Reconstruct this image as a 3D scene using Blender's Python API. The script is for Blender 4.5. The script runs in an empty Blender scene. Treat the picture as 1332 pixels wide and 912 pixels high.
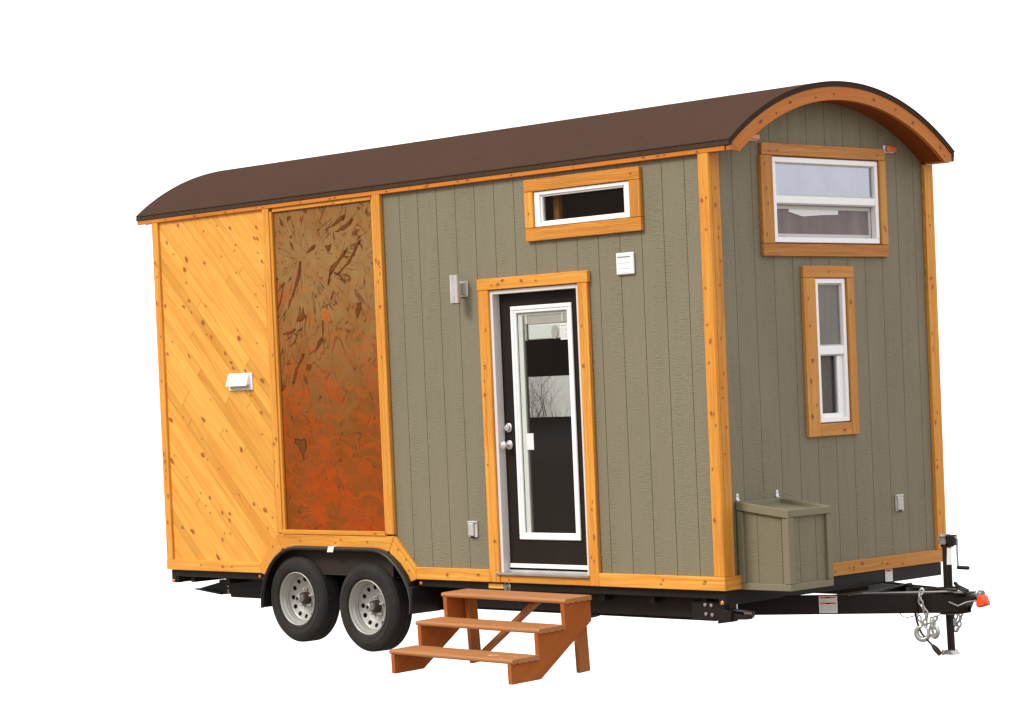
import bpy, bmesh, math, random
from mathutils import Vector, Matrix
random.seed(7)
S = bpy.context.scene
COL = S.collection
PI = math.pi

# ---------------------------------------------------------------- materials
def newmat(name):
    m = bpy.data.materials.new(name); m.use_nodes = True
    nt = m.node_tree; nt.nodes.clear()
    out = nt.nodes.new('ShaderNodeOutputMaterial'); b = nt.nodes.new('ShaderNodeBsdfPrincipled')
    nt.links.new(b.outputs[0], out.inputs[0])
    return m, nt, b, out
class NT:
    def __init__(s, nt): s.nt = nt
    def n(s, t, **k):
        x = s.nt.nodes.new(t)
        for a, v in k.items(): setattr(x, a, v)
        return x
    def l(s, a, b): s.nt.links.new(a, b)
    def noise(s, vec, scale, detail=4, rough=.55, dist=0.0):
        x = s.n('ShaderNodeTexNoise'); x.inputs['Scale'].default_value = scale; x.inputs['Detail'].default_value = detail
        x.inputs['Roughness'].default_value = rough; x.inputs['Distortion'].default_value = dist
        if vec is not None: s.l(vec, x.inputs['Vector'])
        return x.outputs['Fac']
    def mapping(s, vec, sc=(1, 1, 1), loc=(0, 0, 0), rot=(0, 0, 0)):
        x = s.n('ShaderNodeMapping'); x.inputs['Scale'].default_value = sc; x.inputs['Location'].default_value = loc; x.inputs['Rotation'].default_value = rot
        s.l(vec, x.inputs['Vector']); return x.outputs[0]
    def ramp(s, fac, stops, interp='LINEAR'):
        x = s.n('ShaderNodeValToRGB'); cr = x.color_ramp; cr.interpolation = interp
        while len(cr.elements) < len(stops): cr.elements.new(.5)
        for e, (p, c) in zip(cr.elements, stops):
            e.position = p
            e.color = (c, c, c, 1) if isinstance(c, (int, float)) else (*c, 1)
        s.l(fac, x.inputs['Fac']); return x.outputs['Color']
    def mix(s, fac, a, b, mode='MIX'):
        x = s.n('ShaderNodeMix', data_type='RGBA', blend_type=mode)
        for i, v in ((0, fac), (6, a), (7, b)):
            if isinstance(v, (int, float)): x.inputs[i].default_value = v
            elif isinstance(v, tuple): x.inputs[i].default_value = (*v, 1)
            else: s.l(v, x.inputs[i])
        return x.outputs[2]
    def math(s, op, a, b=0.0, c=None):
        x = s.n('ShaderNodeMath', operation=op)
        for i, v in enumerate((a, b) if c is None else (a, b, c)):
            if isinstance(v, (int, float)): x.inputs[i].default_value = v
            else: s.l(v, x.inputs[i])
        return x.outputs[0]
    def mrange(s, v, a, b, c=0.0, d=1.0, smooth=False):
        x = s.n('ShaderNodeMapRange'); x.interpolation_type = 'SMOOTHSTEP' if smooth else 'LINEAR'
        s.l(v, x.inputs[0])
        for i, q in enumerate((a, b, c, d)): x.inputs[i + 1].default_value = q
        return x.outputs[0]
    def bump(s, h, strength, dist, b):
        x = s.n('ShaderNodeBump'); x.inputs['Strength'].default_value = strength; x.inputs['Distance'].default_value = dist
        s.l(h, x.inputs['Height']); s.l(x.outputs[0], b.inputs['Normal'])
def simple(name, col, rough=.5, metal=0.0, var=.12, scale=25, spec=.5, bump=0.0, coat=0.0):
    m, nt, b, _ = newmat(name); N = NT(nt)
    tc = N.n('ShaderNodeTexCoord').outputs['Object']
    f = N.noise(tc, scale, 5, .6)
    f2 = N.noise(tc, scale * .13, 3, .5)
    g = N.math('ADD', N.math('MULTIPLY', f, .5), N.math('MULTIPLY', f2, .5))
    c = N.mix(N.mrange(g, .3, .7), tuple(x * (1 - var) for x in col), tuple(min(1, x * (1 + var)) for x in col))
    N.l(c, b.inputs['Base Color']); b.inputs['Roughness'].default_value = rough; b.inputs['Metallic'].default_value = metal
    b.inputs['Specular IOR Level'].default_value = spec; b.inputs['Coat Weight'].default_value = coat
    N.l(N.mrange(f2, .3, .7, rough * .85, min(1, rough * 1.15)), b.inputs['Roughness'])
    if bump: N.bump(f, bump, .004, b)
    return m
def wood(name, light, dark, grain=1.0, rough=.42, knotc=(.16, .04, .008), blot=None, coat=.0, cath=False):
    m, nt, b, _ = newmat(name); N = NT(nt)
    uv = N.n('ShaderNodeUVMap').outputs[0]
    tint = N.n('ShaderNodeAttribute'); tint.attribute_name = 'tint'
    kn = N.n('ShaderNodeAttribute'); kn.attribute_name = 'knot'
    warp = N.noise(N.mapping(uv, (1.6, 5, 1)), 1.0, 3, .5)
    wv = N.n('ShaderNodeVectorMath', operation='MULTIPLY_ADD')
    cmb = N.n('ShaderNodeCombineXYZ'); N.l(warp, cmb.inputs[1]); N.l(cmb.outputs[0], wv.inputs[0]); wv.inputs[1].default_value = (0, .09, 0); N.l(uv, wv.inputs[2])
    w2 = wv.outputs[0]
    fine = N.noise(N.mapping(w2, (5, 210, 1)), 1.0, 3, .6)
    med = N.noise(N.mapping(w2, (1.3, 46, 1)), 1.0, 4, .55)
    wave = N.n('ShaderNodeTexWave', wave_type='RINGS', rings_direction='SPHERICAL'); N.l(N.mapping(w2, (1.1, 11, 1), (.35, .3, 0)), wave.inputs[0])
    wave.inputs['Scale'].default_value = 2.6; wave.inputs['Distortion'].default_value = 3.0; wave.inputs['Detail'].default_value = 2; wave.inputs['Detail Scale'].default_value = .6
    rings = N.ramp(wave.outputs['Fac'], [(0, 0.0), (.72, .12), (.9, .9), (1, .3)])
    patch = N.mrange(N.noise(N.mapping(uv, (.8, 2.2, 1)), 1.3, 2), .30 if cath else .46, .42 if cath else .60)
    g = N.math('ADD', N.math('MULTIPLY', N.mrange(med, .35, .7), .5), N.math('MULTIPLY', N.math('MULTIPLY', rings, patch), .95 if cath else .55))
    g = N.math('ADD', g, N.math('MULTIPLY', N.mrange(fine, .45, .75), .22))
    g = N.math('MULTIPLY', g, grain)
    c = N.mix(N.mrange(g, 0, 1.0), light, dark)
    st = N.mrange(N.noise(N.mapping(w2, (.7, 38, 1), (7, 2, 0)), 1.0, 3, .5), .56, .70)
    c = N.mix(N.math('MULTIPLY', st, .55 * min(grain, 1.0)), c, tuple(x * y for x, y in zip(dark, (.85, .72, .6))))
    low = N.noise(N.mapping(uv, (1.6, 7, 1), (3, 5, 0)), 1.2, 3)
    c = N.mix(N.mrange(low, .45, .72, 0, .65), c, blot or tuple(x * y for x, y in zip(light, (.90, .66, .45))))
    c = N.mix(1.0, c, N.ramp(tint.outputs['Fac'], [(0, (.84, .78, .68)), (.5, (.97, .96, .94)), (1, (1.06, 1.08, 1.12))]), 'MULTIPLY')
    # tiny pin knots and nail heads
    vo = N.n('ShaderNodeTexVoronoi'); N.l(N.mapping(uv, (1, 1.6, 1)), vo.inputs['Vector']); vo.inputs['Scale'].default_value = 9
    sep = N.n('ShaderNodeSeparateColor'); N.l(vo.outputs['Color'], sep.inputs[0])
    pin = N.math('MULTIPLY', N.mrange(vo.outputs['Distance'], .035, .02), N.mrange(sep.outputs[0], .84, .85))
    c = N.mix(N.math('MULTIPLY', pin, .7), c, tuple(x * .8 for x in knotc))
    kf = N.math('ADD', kn.outputs['Fac'], N.math('MULTIPLY', N.math('SUBTRACT', N.noise(uv, 60, 3), .5), N.math('MULTIPLY', kn.outputs['Fac'], .7)))
    kw = N.ramp(kf, [(0, 0.0), (.12, .12), (.38, .42), (.5, .95), (1, .95)])
    kc = N.ramp(kf, [(0, tuple(x * 2.2 for x in knotc)), (.45, tuple(x * 1.3 for x in knotc)), (.56, tuple(x * .55 for x in knotc)), (.72, tuple(x * 1.6 for x in knotc)), (1, tuple(x * .9 for x in knotc))])
    c = N.mix(kw, c, kc)
    N.l(c, b.inputs['Base Color'])
    b.inputs['Roughness'].default_value = rough; b.inputs['Coat Weight'].default_value = coat; b.inputs['Specular IOR Level'].default_value = .18
    N.bump(N.math('ADD', fine, N.math('MULTIPLY', med, 1.2)), .35, .0015, b)
    return m
def siding_mat(name, col, rough=.62):
    m, nt, b, _ = newmat(name); N = NT(nt)
    uv = N.n('ShaderNodeUVMap').outputs[0]
    mask = N.mrange(N.noise(N.mapping(uv, (1.3, 7.5, 1)), 1.0, 3, .6), .40, .62)
    mask2 = N.mrange(N.noise(N.mapping(uv, (1.9, 9, 1), (9, 3, 0)), 1.0, 2, .6), .50, .62)
    rip = N.noise(N.mapping(uv, (120, 16, 1)), 1.0, 3, .55, .5)
    dash = N.mrange(N.noise(N.mapping(uv, (95, 38, 1), (5, 2, 0)), 1.0, 2, .5), .57, .70)
    strk = N.noise(N.mapping(uv, (4, 120, 1)), 1.0, 3, .5)
    wave = N.n('ShaderNodeTexWave', wave_type='RINGS', rings_direction='SPHERICAL'); N.l(N.mapping(uv, (.8, 9, 1), (.2, .4, 0)), wave.inputs[0])
    wave.inputs['Scale'].default_value = 2.2; wave.inputs['Distortion'].default_value = 2.5; wave.inputs['Detail'].default_value = 1.5
    h = N.math('ADD', N.math('MULTIPLY', N.math('MULTIPLY', rip, mask), 1.3), N.math('MULTIPLY', N.math('MULTIPLY', dash, mask2), .55))
    h = N.math('ADD', h, N.math('MULTIPLY', strk, .32))
    h = N.math('ADD', h, N.math('MULTIPLY', N.math('MULTIPLY', wave.outputs['Fac'], mask2), .25))
    low = N.noise(N.mapping(uv, (.7, 1.4, 1)), 1.0, 3, .5)
    c = N.mix(N.mrange(low, .3, .7), tuple(x * .95 for x in col), tuple(x * 1.04 for x in col))
    c = N.mix(N.math('MULTIPLY', N.math('MULTIPLY', dash, mask2), .42), c, tuple(min(1, x * 1.6) for x in col))  # lighter dashes paint highlights on the embossed ripples into the colour
    c = N.mix(N.math('MULTIPLY', N.mrange(rip, .5, .3), N.math('MULTIPLY', mask, .30)), c, tuple(x * .55 for x in col))
    c = N.mix(N.mrange(strk, .35, .7, 0, .10), c, tuple(x * .6 for x in col))
    N.l(c, b.inputs['Base Color']); b.inputs['Roughness'].default_value = rough; b.inputs['Specular IOR Level'].default_value = .35
    N.bump(h, .85, .0055, b)
    return m
def rust_mat():
    m, nt, b, _ = newmat('rust_patina'); N = NT(nt)
    tc = N.n('ShaderNodeTexCoord').outputs['UV']          # u = height z, v = x (metres)
    sp = N.n('ShaderNodeSeparateXYZ'); N.l(tc, sp.inputs[0])
    z, x = sp.outputs[0], sp.outputs[1]
    wn = N.n('ShaderNodeTexNoise'); wn.inputs['Scale'].default_value = 3.2; wn.inputs['Detail'].default_value = 4; N.l(tc, wn.inputs['Vector'])
    wv = N.n('ShaderNodeVectorMath', operation='MULTIPLY_ADD'); N.l(wn.outputs['Color'], wv.inputs[0]); wv.inputs[1].default_value = (.35, .35, 0); N.l(tc, wv.inputs[2])
    w = wv.outputs[0]
    zz = N.math('ADD', z, N.math('MULTIPLY', N.math('SUBTRACT', N.noise(tc, 2.2, 3), .5), .9))
    base = N.ramp(N.mrange(zz, .7, 3.2), [(0, (.205, .050, .004)), (.35, (.20, .060, .006)), (.62, (.225, .096, .020)), (.82, (.27, .148, .048)), (1, (.235, .112, .028))])
    base = N.mix(N.math('MULTIPLY', N.mrange(N.noise(w, 4, 5, .6), .35, .7, 0, .4), N.mrange(z, 1.4, 2.3, .15, 1)), base, (.34, .21, .09))
    base = N.mix(N.mrange(N.noise(N.mapping(w, (4, 14, 1), rot=(0, 0, .5)), 2, 5, .7), .5, .75, 0, .55), base, (.15, .05, .012))
    # orange bloom streaks, stronger low and along the left edge
    st = N.noise(N.mapping(w, (7.0, 1.7, 1), rot=(0, 0, -.42)), 1.1, 5, .6, .6)
    big = N.noise(N.mapping(tc, (1.3, .9, 1), (4.2, 1.6, 0), (0, 0, -.5)), 1.4, 3, .5)
    lowz = N.mrange(z, 1.2, 2.4, .0, -.08, True)
    left = N.math('MULTIPLY', N.mrange(x, -4.46, -4.22, .17, 0.0, True), N.mrange(z, 1.6, 2.3, 0, 1, True))
    low2 = N.math('MULTIPLY', N.mrange(x, -4.4, -3.8, 0.0, .06, True), N.mrange(z, 2.1, 1.7, 0, 1, True)); left = N.math('ADD', left, low2)
    om = N.mrange(N.math('ADD', N.math('ADD', N.math('MULTIPLY', st, .5), N.math('MULTIPLY', big, .5)), N.math('ADD', lowz, left)), .56, .76)
    base = N.mix(N.math('MULTIPLY', om, .6), base, (.36, .050, .004))
    st2 = N.ramp(N.noise(N.mapping(w, (16.0, 2.2, 1), rot=(0, 0, -.35)), 1.0, 4, .6, .8), [(.54, 0.0), (.62, 1.0), (.7, .2)])
    hz = N.mrange(z, 1.0, 3.0, .45, .12)
    base = N.mix(N.math('MULTIPLY', st2, hz), base, (.50, .070, .004))
    # crease lines radiating from one point of the sheet: contour lines of a noise laid out round that point
    dx = N.math('SUBTRACT', x, -4.20); dz = N.math('SUBTRACT', z, 2.86)
    ang = N.math('ARCTAN2', dz, dx)
    rad = N.math('SQRT', N.math('ADD', N.math('MULTIPLY', dx, dx), N.math('MULTIPLY', dz, dz)))
    cb = N.n('ShaderNodeCombineXYZ'); N.l(N.math('MULTIPLY', N.math('COSINE', ang), 1.9), cb.inputs[0]); N.l(N.math('MULTIPLY', N.math('SINE', ang), 1.9), cb.inputs[1]); N.l(N.math('MULTIPLY', rad, .8), cb.inputs[2])
    rn = N.noise(cb.outputs[0], 1.5, 2, .5, .3)
    fr = N.math('FRACT', N.math('MULTIPLY', rn, 12.0))
    cre = N.ramp(fr, [(0, 1.0), (.13, .9), (.24, 0.0), (1, 0.0)])
    brk = N.mrange(N.noise(tc, 7, 3, .6), .44, .54)
    fade = N.math('MULTIPLY', N.mrange(rad, 1.5, .5, 0, 1), brk)
    base = N.mix(N.math('MULTIPLY', cre, N.math('MULTIPLY', fade, .9)), base, (.075, .020, .004))
    halo = N.ramp(fr, [(0, .9), (.3, .4), (.55, 0.0), (1, .0)])
    base = N.mix(N.math('MULTIPLY', halo, N.math('MULTIPLY', N.mrange(rad, 1.4, .2, 0, .35), N.mrange(N.noise(tc, 3, 2), .45, .6))), base, (.34, .075, .010))
    # fine scratches with the same look over the whole sheet
    n2 = N.noise(N.mapping(w, (1.6, 4.5, 1), rot=(0, 0, .75)), 1.3, 2, .5, .5)
    fr2 = N.math('FRACT', N.math('MULTIPLY', n2, 8.0))
    sc = N.math('MULTIPLY', N.ramp(fr2, [(0, 1.0), (.07, .9), (.14, 0.0), (1, 0.0)]), N.mrange(N.noise(tc, 4.2, 2), .50, .58))
    base = N.mix(N.math('MULTIPLY', sc, .85), base, (.085, .024, .005))
    # broad red orange brush like swirls in the lower two thirds
    n3 = N.noise(N.mapping(N.mapping(w, rot=(0, 0, -.62)), (7.5, 2.0, 1), (1, 3, 0)), 1.0, 6, .62, .5)
    fr3 = n3
    sw = N.math('MULTIPLY', N.ramp(fr3, [(.0, .0), (.46, 0.0), (.53, 1.0), (.60, .35), (.66, .9), (1, .8)]), N.math('MULTIPLY', N.mrange(z, 2.35, 1.75, 0, 1, True), N.mrange(N.noise(tc, 2.6, 3), .40, .56)))
    base = N.mix(N.math('MULTIPLY', sw, .62), base, (.42, .050, .003))
    sp2 = N.mrange(N.noise(tc, 70, 3, .7), .66, .74)
    base = N.mix(N.math('MULTIPLY', sp2, .35), base, (.14, .04, .01))
    N.l(base, b.inputs['Base Color']); b.inputs['Roughness'].default_value = .38; b.inputs['Specular IOR Level'].default_value = .10
    N.bump(N.math('ADD', N.noise(w, 9, 4, .5), N.math('MULTIPLY', cre, -.3)), .15, .004, b)
    return m
def glass(name, tint=(.9, .9, .9), refl=(1, 1, 1), base=.04, ior=1.5, rough=.0, haze=None, hz=0.0):
    m = bpy.data.materials.new(name); m.use_nodes = True; nt = m.node_tree; nt.nodes.clear(); N = NT(nt)
    out = N.n('ShaderNodeOutputMaterial'); t = N.n('ShaderNodeBsdfTransparent'); t.inputs[0].default_value = (*tint, 1)
    g = N.n('ShaderNodeBsdfGlossy'); g.inputs['Roughness'].default_value = rough
    tc = N.n('ShaderNodeTexCoord').outputs['Object']
    v = N.noise(tc, 3.0, 4, .6)
    N.l(N.mix(N.mrange(v, .35, .7), refl, tuple(x * .90 for x in refl)), g.inputs[0])
    fr = N.n('ShaderNodeFresnel'); fr.inputs[0].default_value = ior
    geo = N.n('ShaderNodeNewGeometry')
    f = N.math('MULTIPLY', N.math('ADD', N.math('MULTIPLY', fr.outputs[0], 1.0 - base), base), N.math('SUBTRACT', 1.0, geo.outputs['Backfacing']))
    mx = N.n('ShaderNodeMixShader'); N.l(f, mx.inputs[0]); N.l(t.outputs[0], mx.inputs[1]); N.l(g.outputs[0], mx.inputs[2])
    last = mx.outputs[0]
    if haze:
        d = N.n('ShaderNodeBsdfDiffuse')
        N.l(N.mix(N.mrange(N.noise(N.mapping(tc, (1, 7, 1.5)), 1.5, 4, .6), .3, .7), tuple(x * .85 for x in haze), tuple(x * 1.12 for x in haze)), d.inputs[0])
        m2 = N.n('ShaderNodeMixShader'); m2.inputs[0].default_value = hz; N.l(last, m2.inputs[1]); N.l(d.outputs[0], m2.inputs[2]); last = m2.outputs[0]
    N.l(last, out.inputs[0]); return m

M = {}
M['pine'] = wood('honey_pine_planks', (.81, .43, .082), (.60, .225, .028), 1.0, .42, (.24, .075, .016))
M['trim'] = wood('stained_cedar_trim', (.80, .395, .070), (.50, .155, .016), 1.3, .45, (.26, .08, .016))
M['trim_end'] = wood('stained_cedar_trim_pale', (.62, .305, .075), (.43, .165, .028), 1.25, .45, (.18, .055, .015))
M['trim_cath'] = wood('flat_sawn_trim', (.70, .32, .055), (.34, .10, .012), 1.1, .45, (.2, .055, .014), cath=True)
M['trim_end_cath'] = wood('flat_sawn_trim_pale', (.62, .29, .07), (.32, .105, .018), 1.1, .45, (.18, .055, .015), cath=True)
M['eave'] = wood('stained_eave_timber', (.64, .225, .03), (.42, .115, .012), 1.1, .45, (.16, .045, .012))
M['barge'] = wood('stained_barge_board', (.56, .20, .034), (.40, .11, .016), 1.0, .5, (.10, .035, .015))
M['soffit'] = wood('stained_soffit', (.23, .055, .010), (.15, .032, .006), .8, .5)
M['step_top'] = wood('weathered_tread_stain', (.42, .185, .068), (.33, .125, .038), .5, .55, (.2, .08, .03))
M['step_side'] = wood('red_cedar_stringer_stain', (.43, .125, .024), (.30, .075, .013), .9, .6, (.14, .035, .01))
M['step_leg'] = wood('brown_leg_stain', (.40, .145, .035), (.27, .085, .018), .9, .55, (.14, .04, .015))
M['siding'] = siding_mat('olive_grey_siding', (.203, .176, .112))
M['boxpaint'] = siding_mat('olive_grey_box', (.188, .163, .098))
M['scuff'] = simple('worn_wood', (.66, .50, .38), .7, var=.2)
M['boxframe'] = simple('box_paint', (.196, .172, .105), .5, 0, .05, 12, .25)
M['boxline'] = simple('box_groove', (.05, .043, .028), .7)
M['rust'] = rust_mat()
M['shard'] = simple('rust_flake', (.14, .045, .010), .7, var=.4, scale=45, spec=.04)
M['shard_edge'] = simple('rust_flake_dark', (.085, .024, .005), .7, var=.3, scale=45, spec=.04)
M['orangeflake'] = simple('rust_flake_orange', (.42, .12, .025), .7, var=.3, scale=45, spec=.04)
M['roof'] = simple('brown_roof_metal', (.068, .039, .028), .7, 0, .06, 7, .0, .0)
M['flash'] = simple('dark_brown_flashing', (.058, .037, .024), .6, 0, .10, 20, .08)
M['roofedge'] = simple('dark_roof_edge', (.040, .025, .017), .6, 0, .12, 20, .06)
M['white'] = simple('white_vinyl', (.88, .87, .86), .35, 0, .03, 6)
M['whitepl'] = simple('white_plastic', (.86, .86, .85), .4, 0, .02, 6)
M['offwhite'] = simple('grey_white_plastic', (.52, .50, .46), .45, 0, .06, 15)
M['primer'] = simple('white_jamb_paint', (.68, .65, .63), .45, 0, .04, 10)
M['lite'] = simple('pale_green_spacer', (.84, .90, .86), .4, 0, .03, 10)
M['doorpaint'] = simple('dark_brown_door_paint', (.020, .014, .011), .45, 0, .15, 14, .12, .0)
M['black'] = simple('black_frame_paint', (.014, .0095, .0075), .45, 0, .3, 18, .22, .1)
M['blackpl'] = simple('black_fender_plastic', (.016, .012, .010), .36, 0, .2, 10, .4)
M['dark'] = simple('dark_underside', (.006, .005, .004), .8, 0, .2, 10, .2)
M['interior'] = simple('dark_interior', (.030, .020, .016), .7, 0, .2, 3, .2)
M['intfloor'] = simple('brown_interior_floor', (.10, .068, .05), .6, 0, .2, 6, .2)
M['silver'] = simple('silver_wheel_paint', (.40, .385, .35), .38, .35, .08, 30)
M['steel'] = simple('brushed_steel', (.70, .67, .64), .32, .6, .08, 60)
M['galv'] = simple('galvanised_steel', (.46, .45, .42), .34, .7, .15, 60)
M['greymetal'] = simple('grey_cast_metal', (.22, .21, .21), .45, .3, .15, 60)
M['hub'] = simple('rusty_hub', (.045, .028, .018), .55, .2, .5, 40)
M['amber'] = simple('amber_lens', (.75, .20, .03), .25, 0, .25, 60, coat=.5)
M['redamber'] = simple('red_lens', (.70, .12, .03), .25, 0, .3, 80, coat=.3)
M['redcap'] = simple('red_orange_cap', (.72, .07, .015), .4, 0, .2, 40)
M['yellow'] = simple('yellow_reflector', (.78, .42, .08), .4, 0, .05, 40)
M['orange'] = simple('orange_print', (.60, .13, .02), .5)
M['paper'] = simple('white_sticker', (.72, .72, .70), .5, 0, .03, 20)
M['ink'] = simple('grey_print', (.38, .38, .38), .6)
M['bark'] = simple('grey_bark', (.07, .06, .05), .8)
M['glass_up'] = glass('sky_glass', (.35, .35, .4), (.86, .88, 1.0), .44, haze=(.42, .42, .50), hz=.14)
M['glass_screen'] = glass('screened_glass', (.25, .25, .25), (.8, .8, .85), .05, haze=(.24, .20, .19), hz=.80)
M['glass_narrow'] = glass('narrow_glass', (.5, .5, .5), (.9, .9, .9), .03, haze=(.26, .245, .205), hz=.62)
M['glass_narrow_low'] = glass('narrow_glass_low', (.5, .5, .5), (.9, .9, .9), .03, haze=(.13, .105, .088), hz=.60)
M['glass_side'] = glass('dark_side_glass', (.8, .8, .8), (.9, .9, .9), .0, haze=(.3, .24, .2), hz=.02)  # slight haze paints interior brownness into the pane
M['glass_far'] = glass('far_glass', (.72, .71, .68), (.9, .9, .9), .0, haze=(.3, .29, .27), hz=.12)
M['glass_door'] = glass('door_glass', (.93, .93, .92), (.9, .9, .9), .0, haze=(.30, .24, .20), hz=.018)  # brown haze paints faint interior and reflected light into the pane
def tyre_mat():
    m, nt, b, _ = newmat('tyre_rubber'); N = NT(nt)
    tc = N.n('ShaderNodeTexCoord').outputs['Object']
    f = N.noise(tc, 30, 5, .6); f2 = N.noise(tc, 5, 3)
    N.l(N.mix(N.mrange(N.math('ADD', f, f2), .7, 1.3), (.022, .0195, .0175), (.036, .032, .029)), b.inputs['Base Color'])
    b.inputs['Roughness'].default_value = .7; b.inputs['Specular IOR Level'].default_value = .12
    N.bump(N.noise(tc, 220, 3), .2, .001, b); return m
M['tyre'] = tyre_mat()

# ---------------------------------------------------------------- mesh builder
class MB:
    def __init__(s):
        s.v = []; s.f = []; s.uv = []; s.mi = []; s.kn = []; s.ti = []; s.mats = []; s.sm = []
    def slot(s, m):
        if m not in s.mats: s.mats.append(m)
        return s.mats.index(m)
    def add(s, verts, faces, mat, grain=(0, 0, 1), su=0., sv=0., tint=.5, knot=None, smooth=False, M4=None, uvs=None):
        base = len(s.v); g = Vector(grain).normalized(); mi = s.slot(mat)
        vs = [Vector(p) for p in verts]
        for i, p in enumerate(vs):
            s.v.append(M4 @ p if M4 else p); s.kn.append(knot[i] if knot else 0.); s.ti.append(tint)
        for f in faces:
            n = Vector((0, 0, 0))
            for i in range(len(f)):
                a, b_ = vs[f[i]], vs[f[(i + 1) % len(f)]]
                n += Vector(((a.y - b_.y) * (a.z + b_.z), (a.z - b_.z) * (a.x + b_.x), (a.x - b_.x) * (a.y + b_.y)))
            if n.length < 1e-14: n = Vector((0, 1, 0))
            n.normalize(); ax = n.cross(g)
            if ax.length < .3:
                ax = n.orthogonal(); gg = n.cross(ax)
            else: ax.normalize(); gg = g
            if abs(ax.x) + abs(ax.y) + abs(ax.z) > 0:
                k = max(range(3), key=lambda i: abs(ax[i]))
                if ax[k] < 0: ax = -ax
            s.f.append([base + i for i in f]); s.mi.append(mi); s.sm.append(smooth)
            s.uv.append([(vs[i].dot(gg) + su, vs[i].dot(ax) + sv) for i in f])
    def bm(s, bm, mat, **k):
        bm.verts.index_update()
        s.add([v.co.copy() for v in bm.verts], [[v.index for v in f.verts] for f in bm.faces], mat, **k); bm.free()
    def poly(s, pts, plane, d0, d1, mat, grain=(0, 0, 1), bev=.002, M4=None, seed=None, **k):
        """extrude a 2-D outline given in plane 'xz' (along y), 'yz' (along x) or 'xy' (along z)"""
        P = {'xz': lambda a, b, d: (a, d, b), 'yz': lambda a, b, d: (d, a, b), 'xy': lambda a, b, d: (a, b, d)}[plane]
        bm = bmesh.new()
        A = [bm.verts.new(P(a, b, d0)) for a, b in pts]; B = [bm.verts.new(P(a, b, d1)) for a, b in pts]
        n = len(pts)
        bm.faces.new(A); bm.faces.new(B[::-1])
        for i in range(n): bm.faces.new((A[i], B[i], B[(i + 1) % n], A[(i + 1) % n]))
        bmesh.ops.recalc_face_normals(bm, faces=bm.faces)
        if bev: bmesh.ops.bevel(bm, geom=list(bm.edges), offset=bev, segments=1, affect='EDGES', clamp_overlap=True)
        if seed is None: seed = (random.uniform(0, 60), random.uniform(0, 60))
        k.setdefault('tint', random.random())
        s.bm(bm, mat, grain=grain, su=seed[0], sv=seed[1], M4=M4, **k)
        return seed
    def box(s, x0, x1, y0, y1, z0, z1, mat, grain=None, bev=.002, **k):
        if grain is None:
            d = (x1 - x0, y1 - y0, z1 - z0); i = d.index(max(d)); grain = tuple(1 if j == i else 0 for j in range(3))
        return s.poly([(x0, z0), (x1, z0), (x1, z1), (x0, z1)], 'xz', y0, y1, mat, grain, bev, **k)
    def knot(s, c, plane, along, r1, r2, mat, seed, tint, off=None):
        """oval knot with soft rim, lying on the board face"""
        c = Vector(c); off = random.uniform(.0004, .0012) if off is None else off
        if plane == 'side': n = Vector((0, -1, 0)); h = Vector((1, 0, 0))
        else: n = Vector((1, 0, 0)); h = Vector((0, 1, 0))
        g = Vector(along).normalized(); t = g.cross(n)
        vs = [c + n * off]; kn = [1.0]; N_ = 14; ph = random.random() * 6
        for ring, kk in ((.5, .5), (1., 0.)):
            for i in range(N_):
                a = 2 * PI * i / N_; wob = 1 + .16 * math.sin(2 * a + ph) + .1 * math.sin(3 * a + 2 * ph)
                vs.append(c + n * off + g * (math.cos(a) * r1 * ring * wob) + t * (math.sin(a) * r2 * ring * wob)); kn.append(kk)
        fs = []
        for i in range(N_):
            j = (i + 1) % N_
            fs.append([0, 1 + i, 1 + j]); fs.append([1 + i, 1 + N_ + i, 1 + N_ + j, 1 + j])
        s.add(vs, fs, mat, grain=along, su=seed[0], sv=seed[1], tint=tint, knot=kn)
    def tube(s, pts, r, mat, seg=10, closed=False, smooth=True, M4=None, caps=True):
        pts = [Vector(p) for p in pts]; n = len(pts); vs = []; fs = []
        rs = r if isinstance(r, (list, tuple)) else [r] * n
        prev = None
        for i in range(n):
            if closed: t = pts[(i + 1) % n] - pts[i - 1]
            else: t = pts[min(i + 1, n - 1)] - pts[max(i - 1, 0)]
            t.normalize()
            if prev is None: a = t.orthogonal().normalized()
            else:
                a = prev - t * prev.dot(t)
                a = a.normalized() if a.length > 1e-6 else t.orthogonal().normalized()
            prev = a; b_ = t.cross(a)
            for k in range(seg):
                q = 2 * PI * k / seg; vs.append(pts[i] + (a * math.cos(q) + b_ * math.sin(q)) * rs[i])
        m = n if closed else n - 1
        for i in range(m):
            j = (i + 1) % n
            for k in range(seg):
                l = (k + 1) % seg; fs.append([i * seg + k, i * seg + l, j * seg + l, j * seg + k])
        if not closed and caps: fs.append(list(range(seg))[::-1]); fs.append([(n - 1) * seg + k for k in range(seg)])
        s.add(vs, fs, mat, smooth=smooth, M4=M4)
    def cyl(s, c, axis, h, r, mat, seg=24, M4=None, smooth=True):
        c = Vector(c); a = Vector(axis).normalized(); s.tube([c, c + a * h], r, mat, seg, M4=M4, smooth=smooth)
    def lathe(s, prof, c, mat, seg=48, smooth=True):
        """profile of (y offset, radius), axis along y"""
        vs = []; fs = []; n = len(prof)
        for k in range(seg):
            q = 2 * PI * k / seg
            for (yy, r) in prof: vs.append((c[0] + r * math.cos(q), c[1] + yy, c[2] + r * math.sin(q)))
        for k in range(seg):
            l = (k + 1) % seg
            for i in range(n - 1): fs.append([k * n + i, l * n + i, l * n + i + 1, k * n + i + 1])
        s.add(vs, fs, mat, smooth=smooth)
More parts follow.
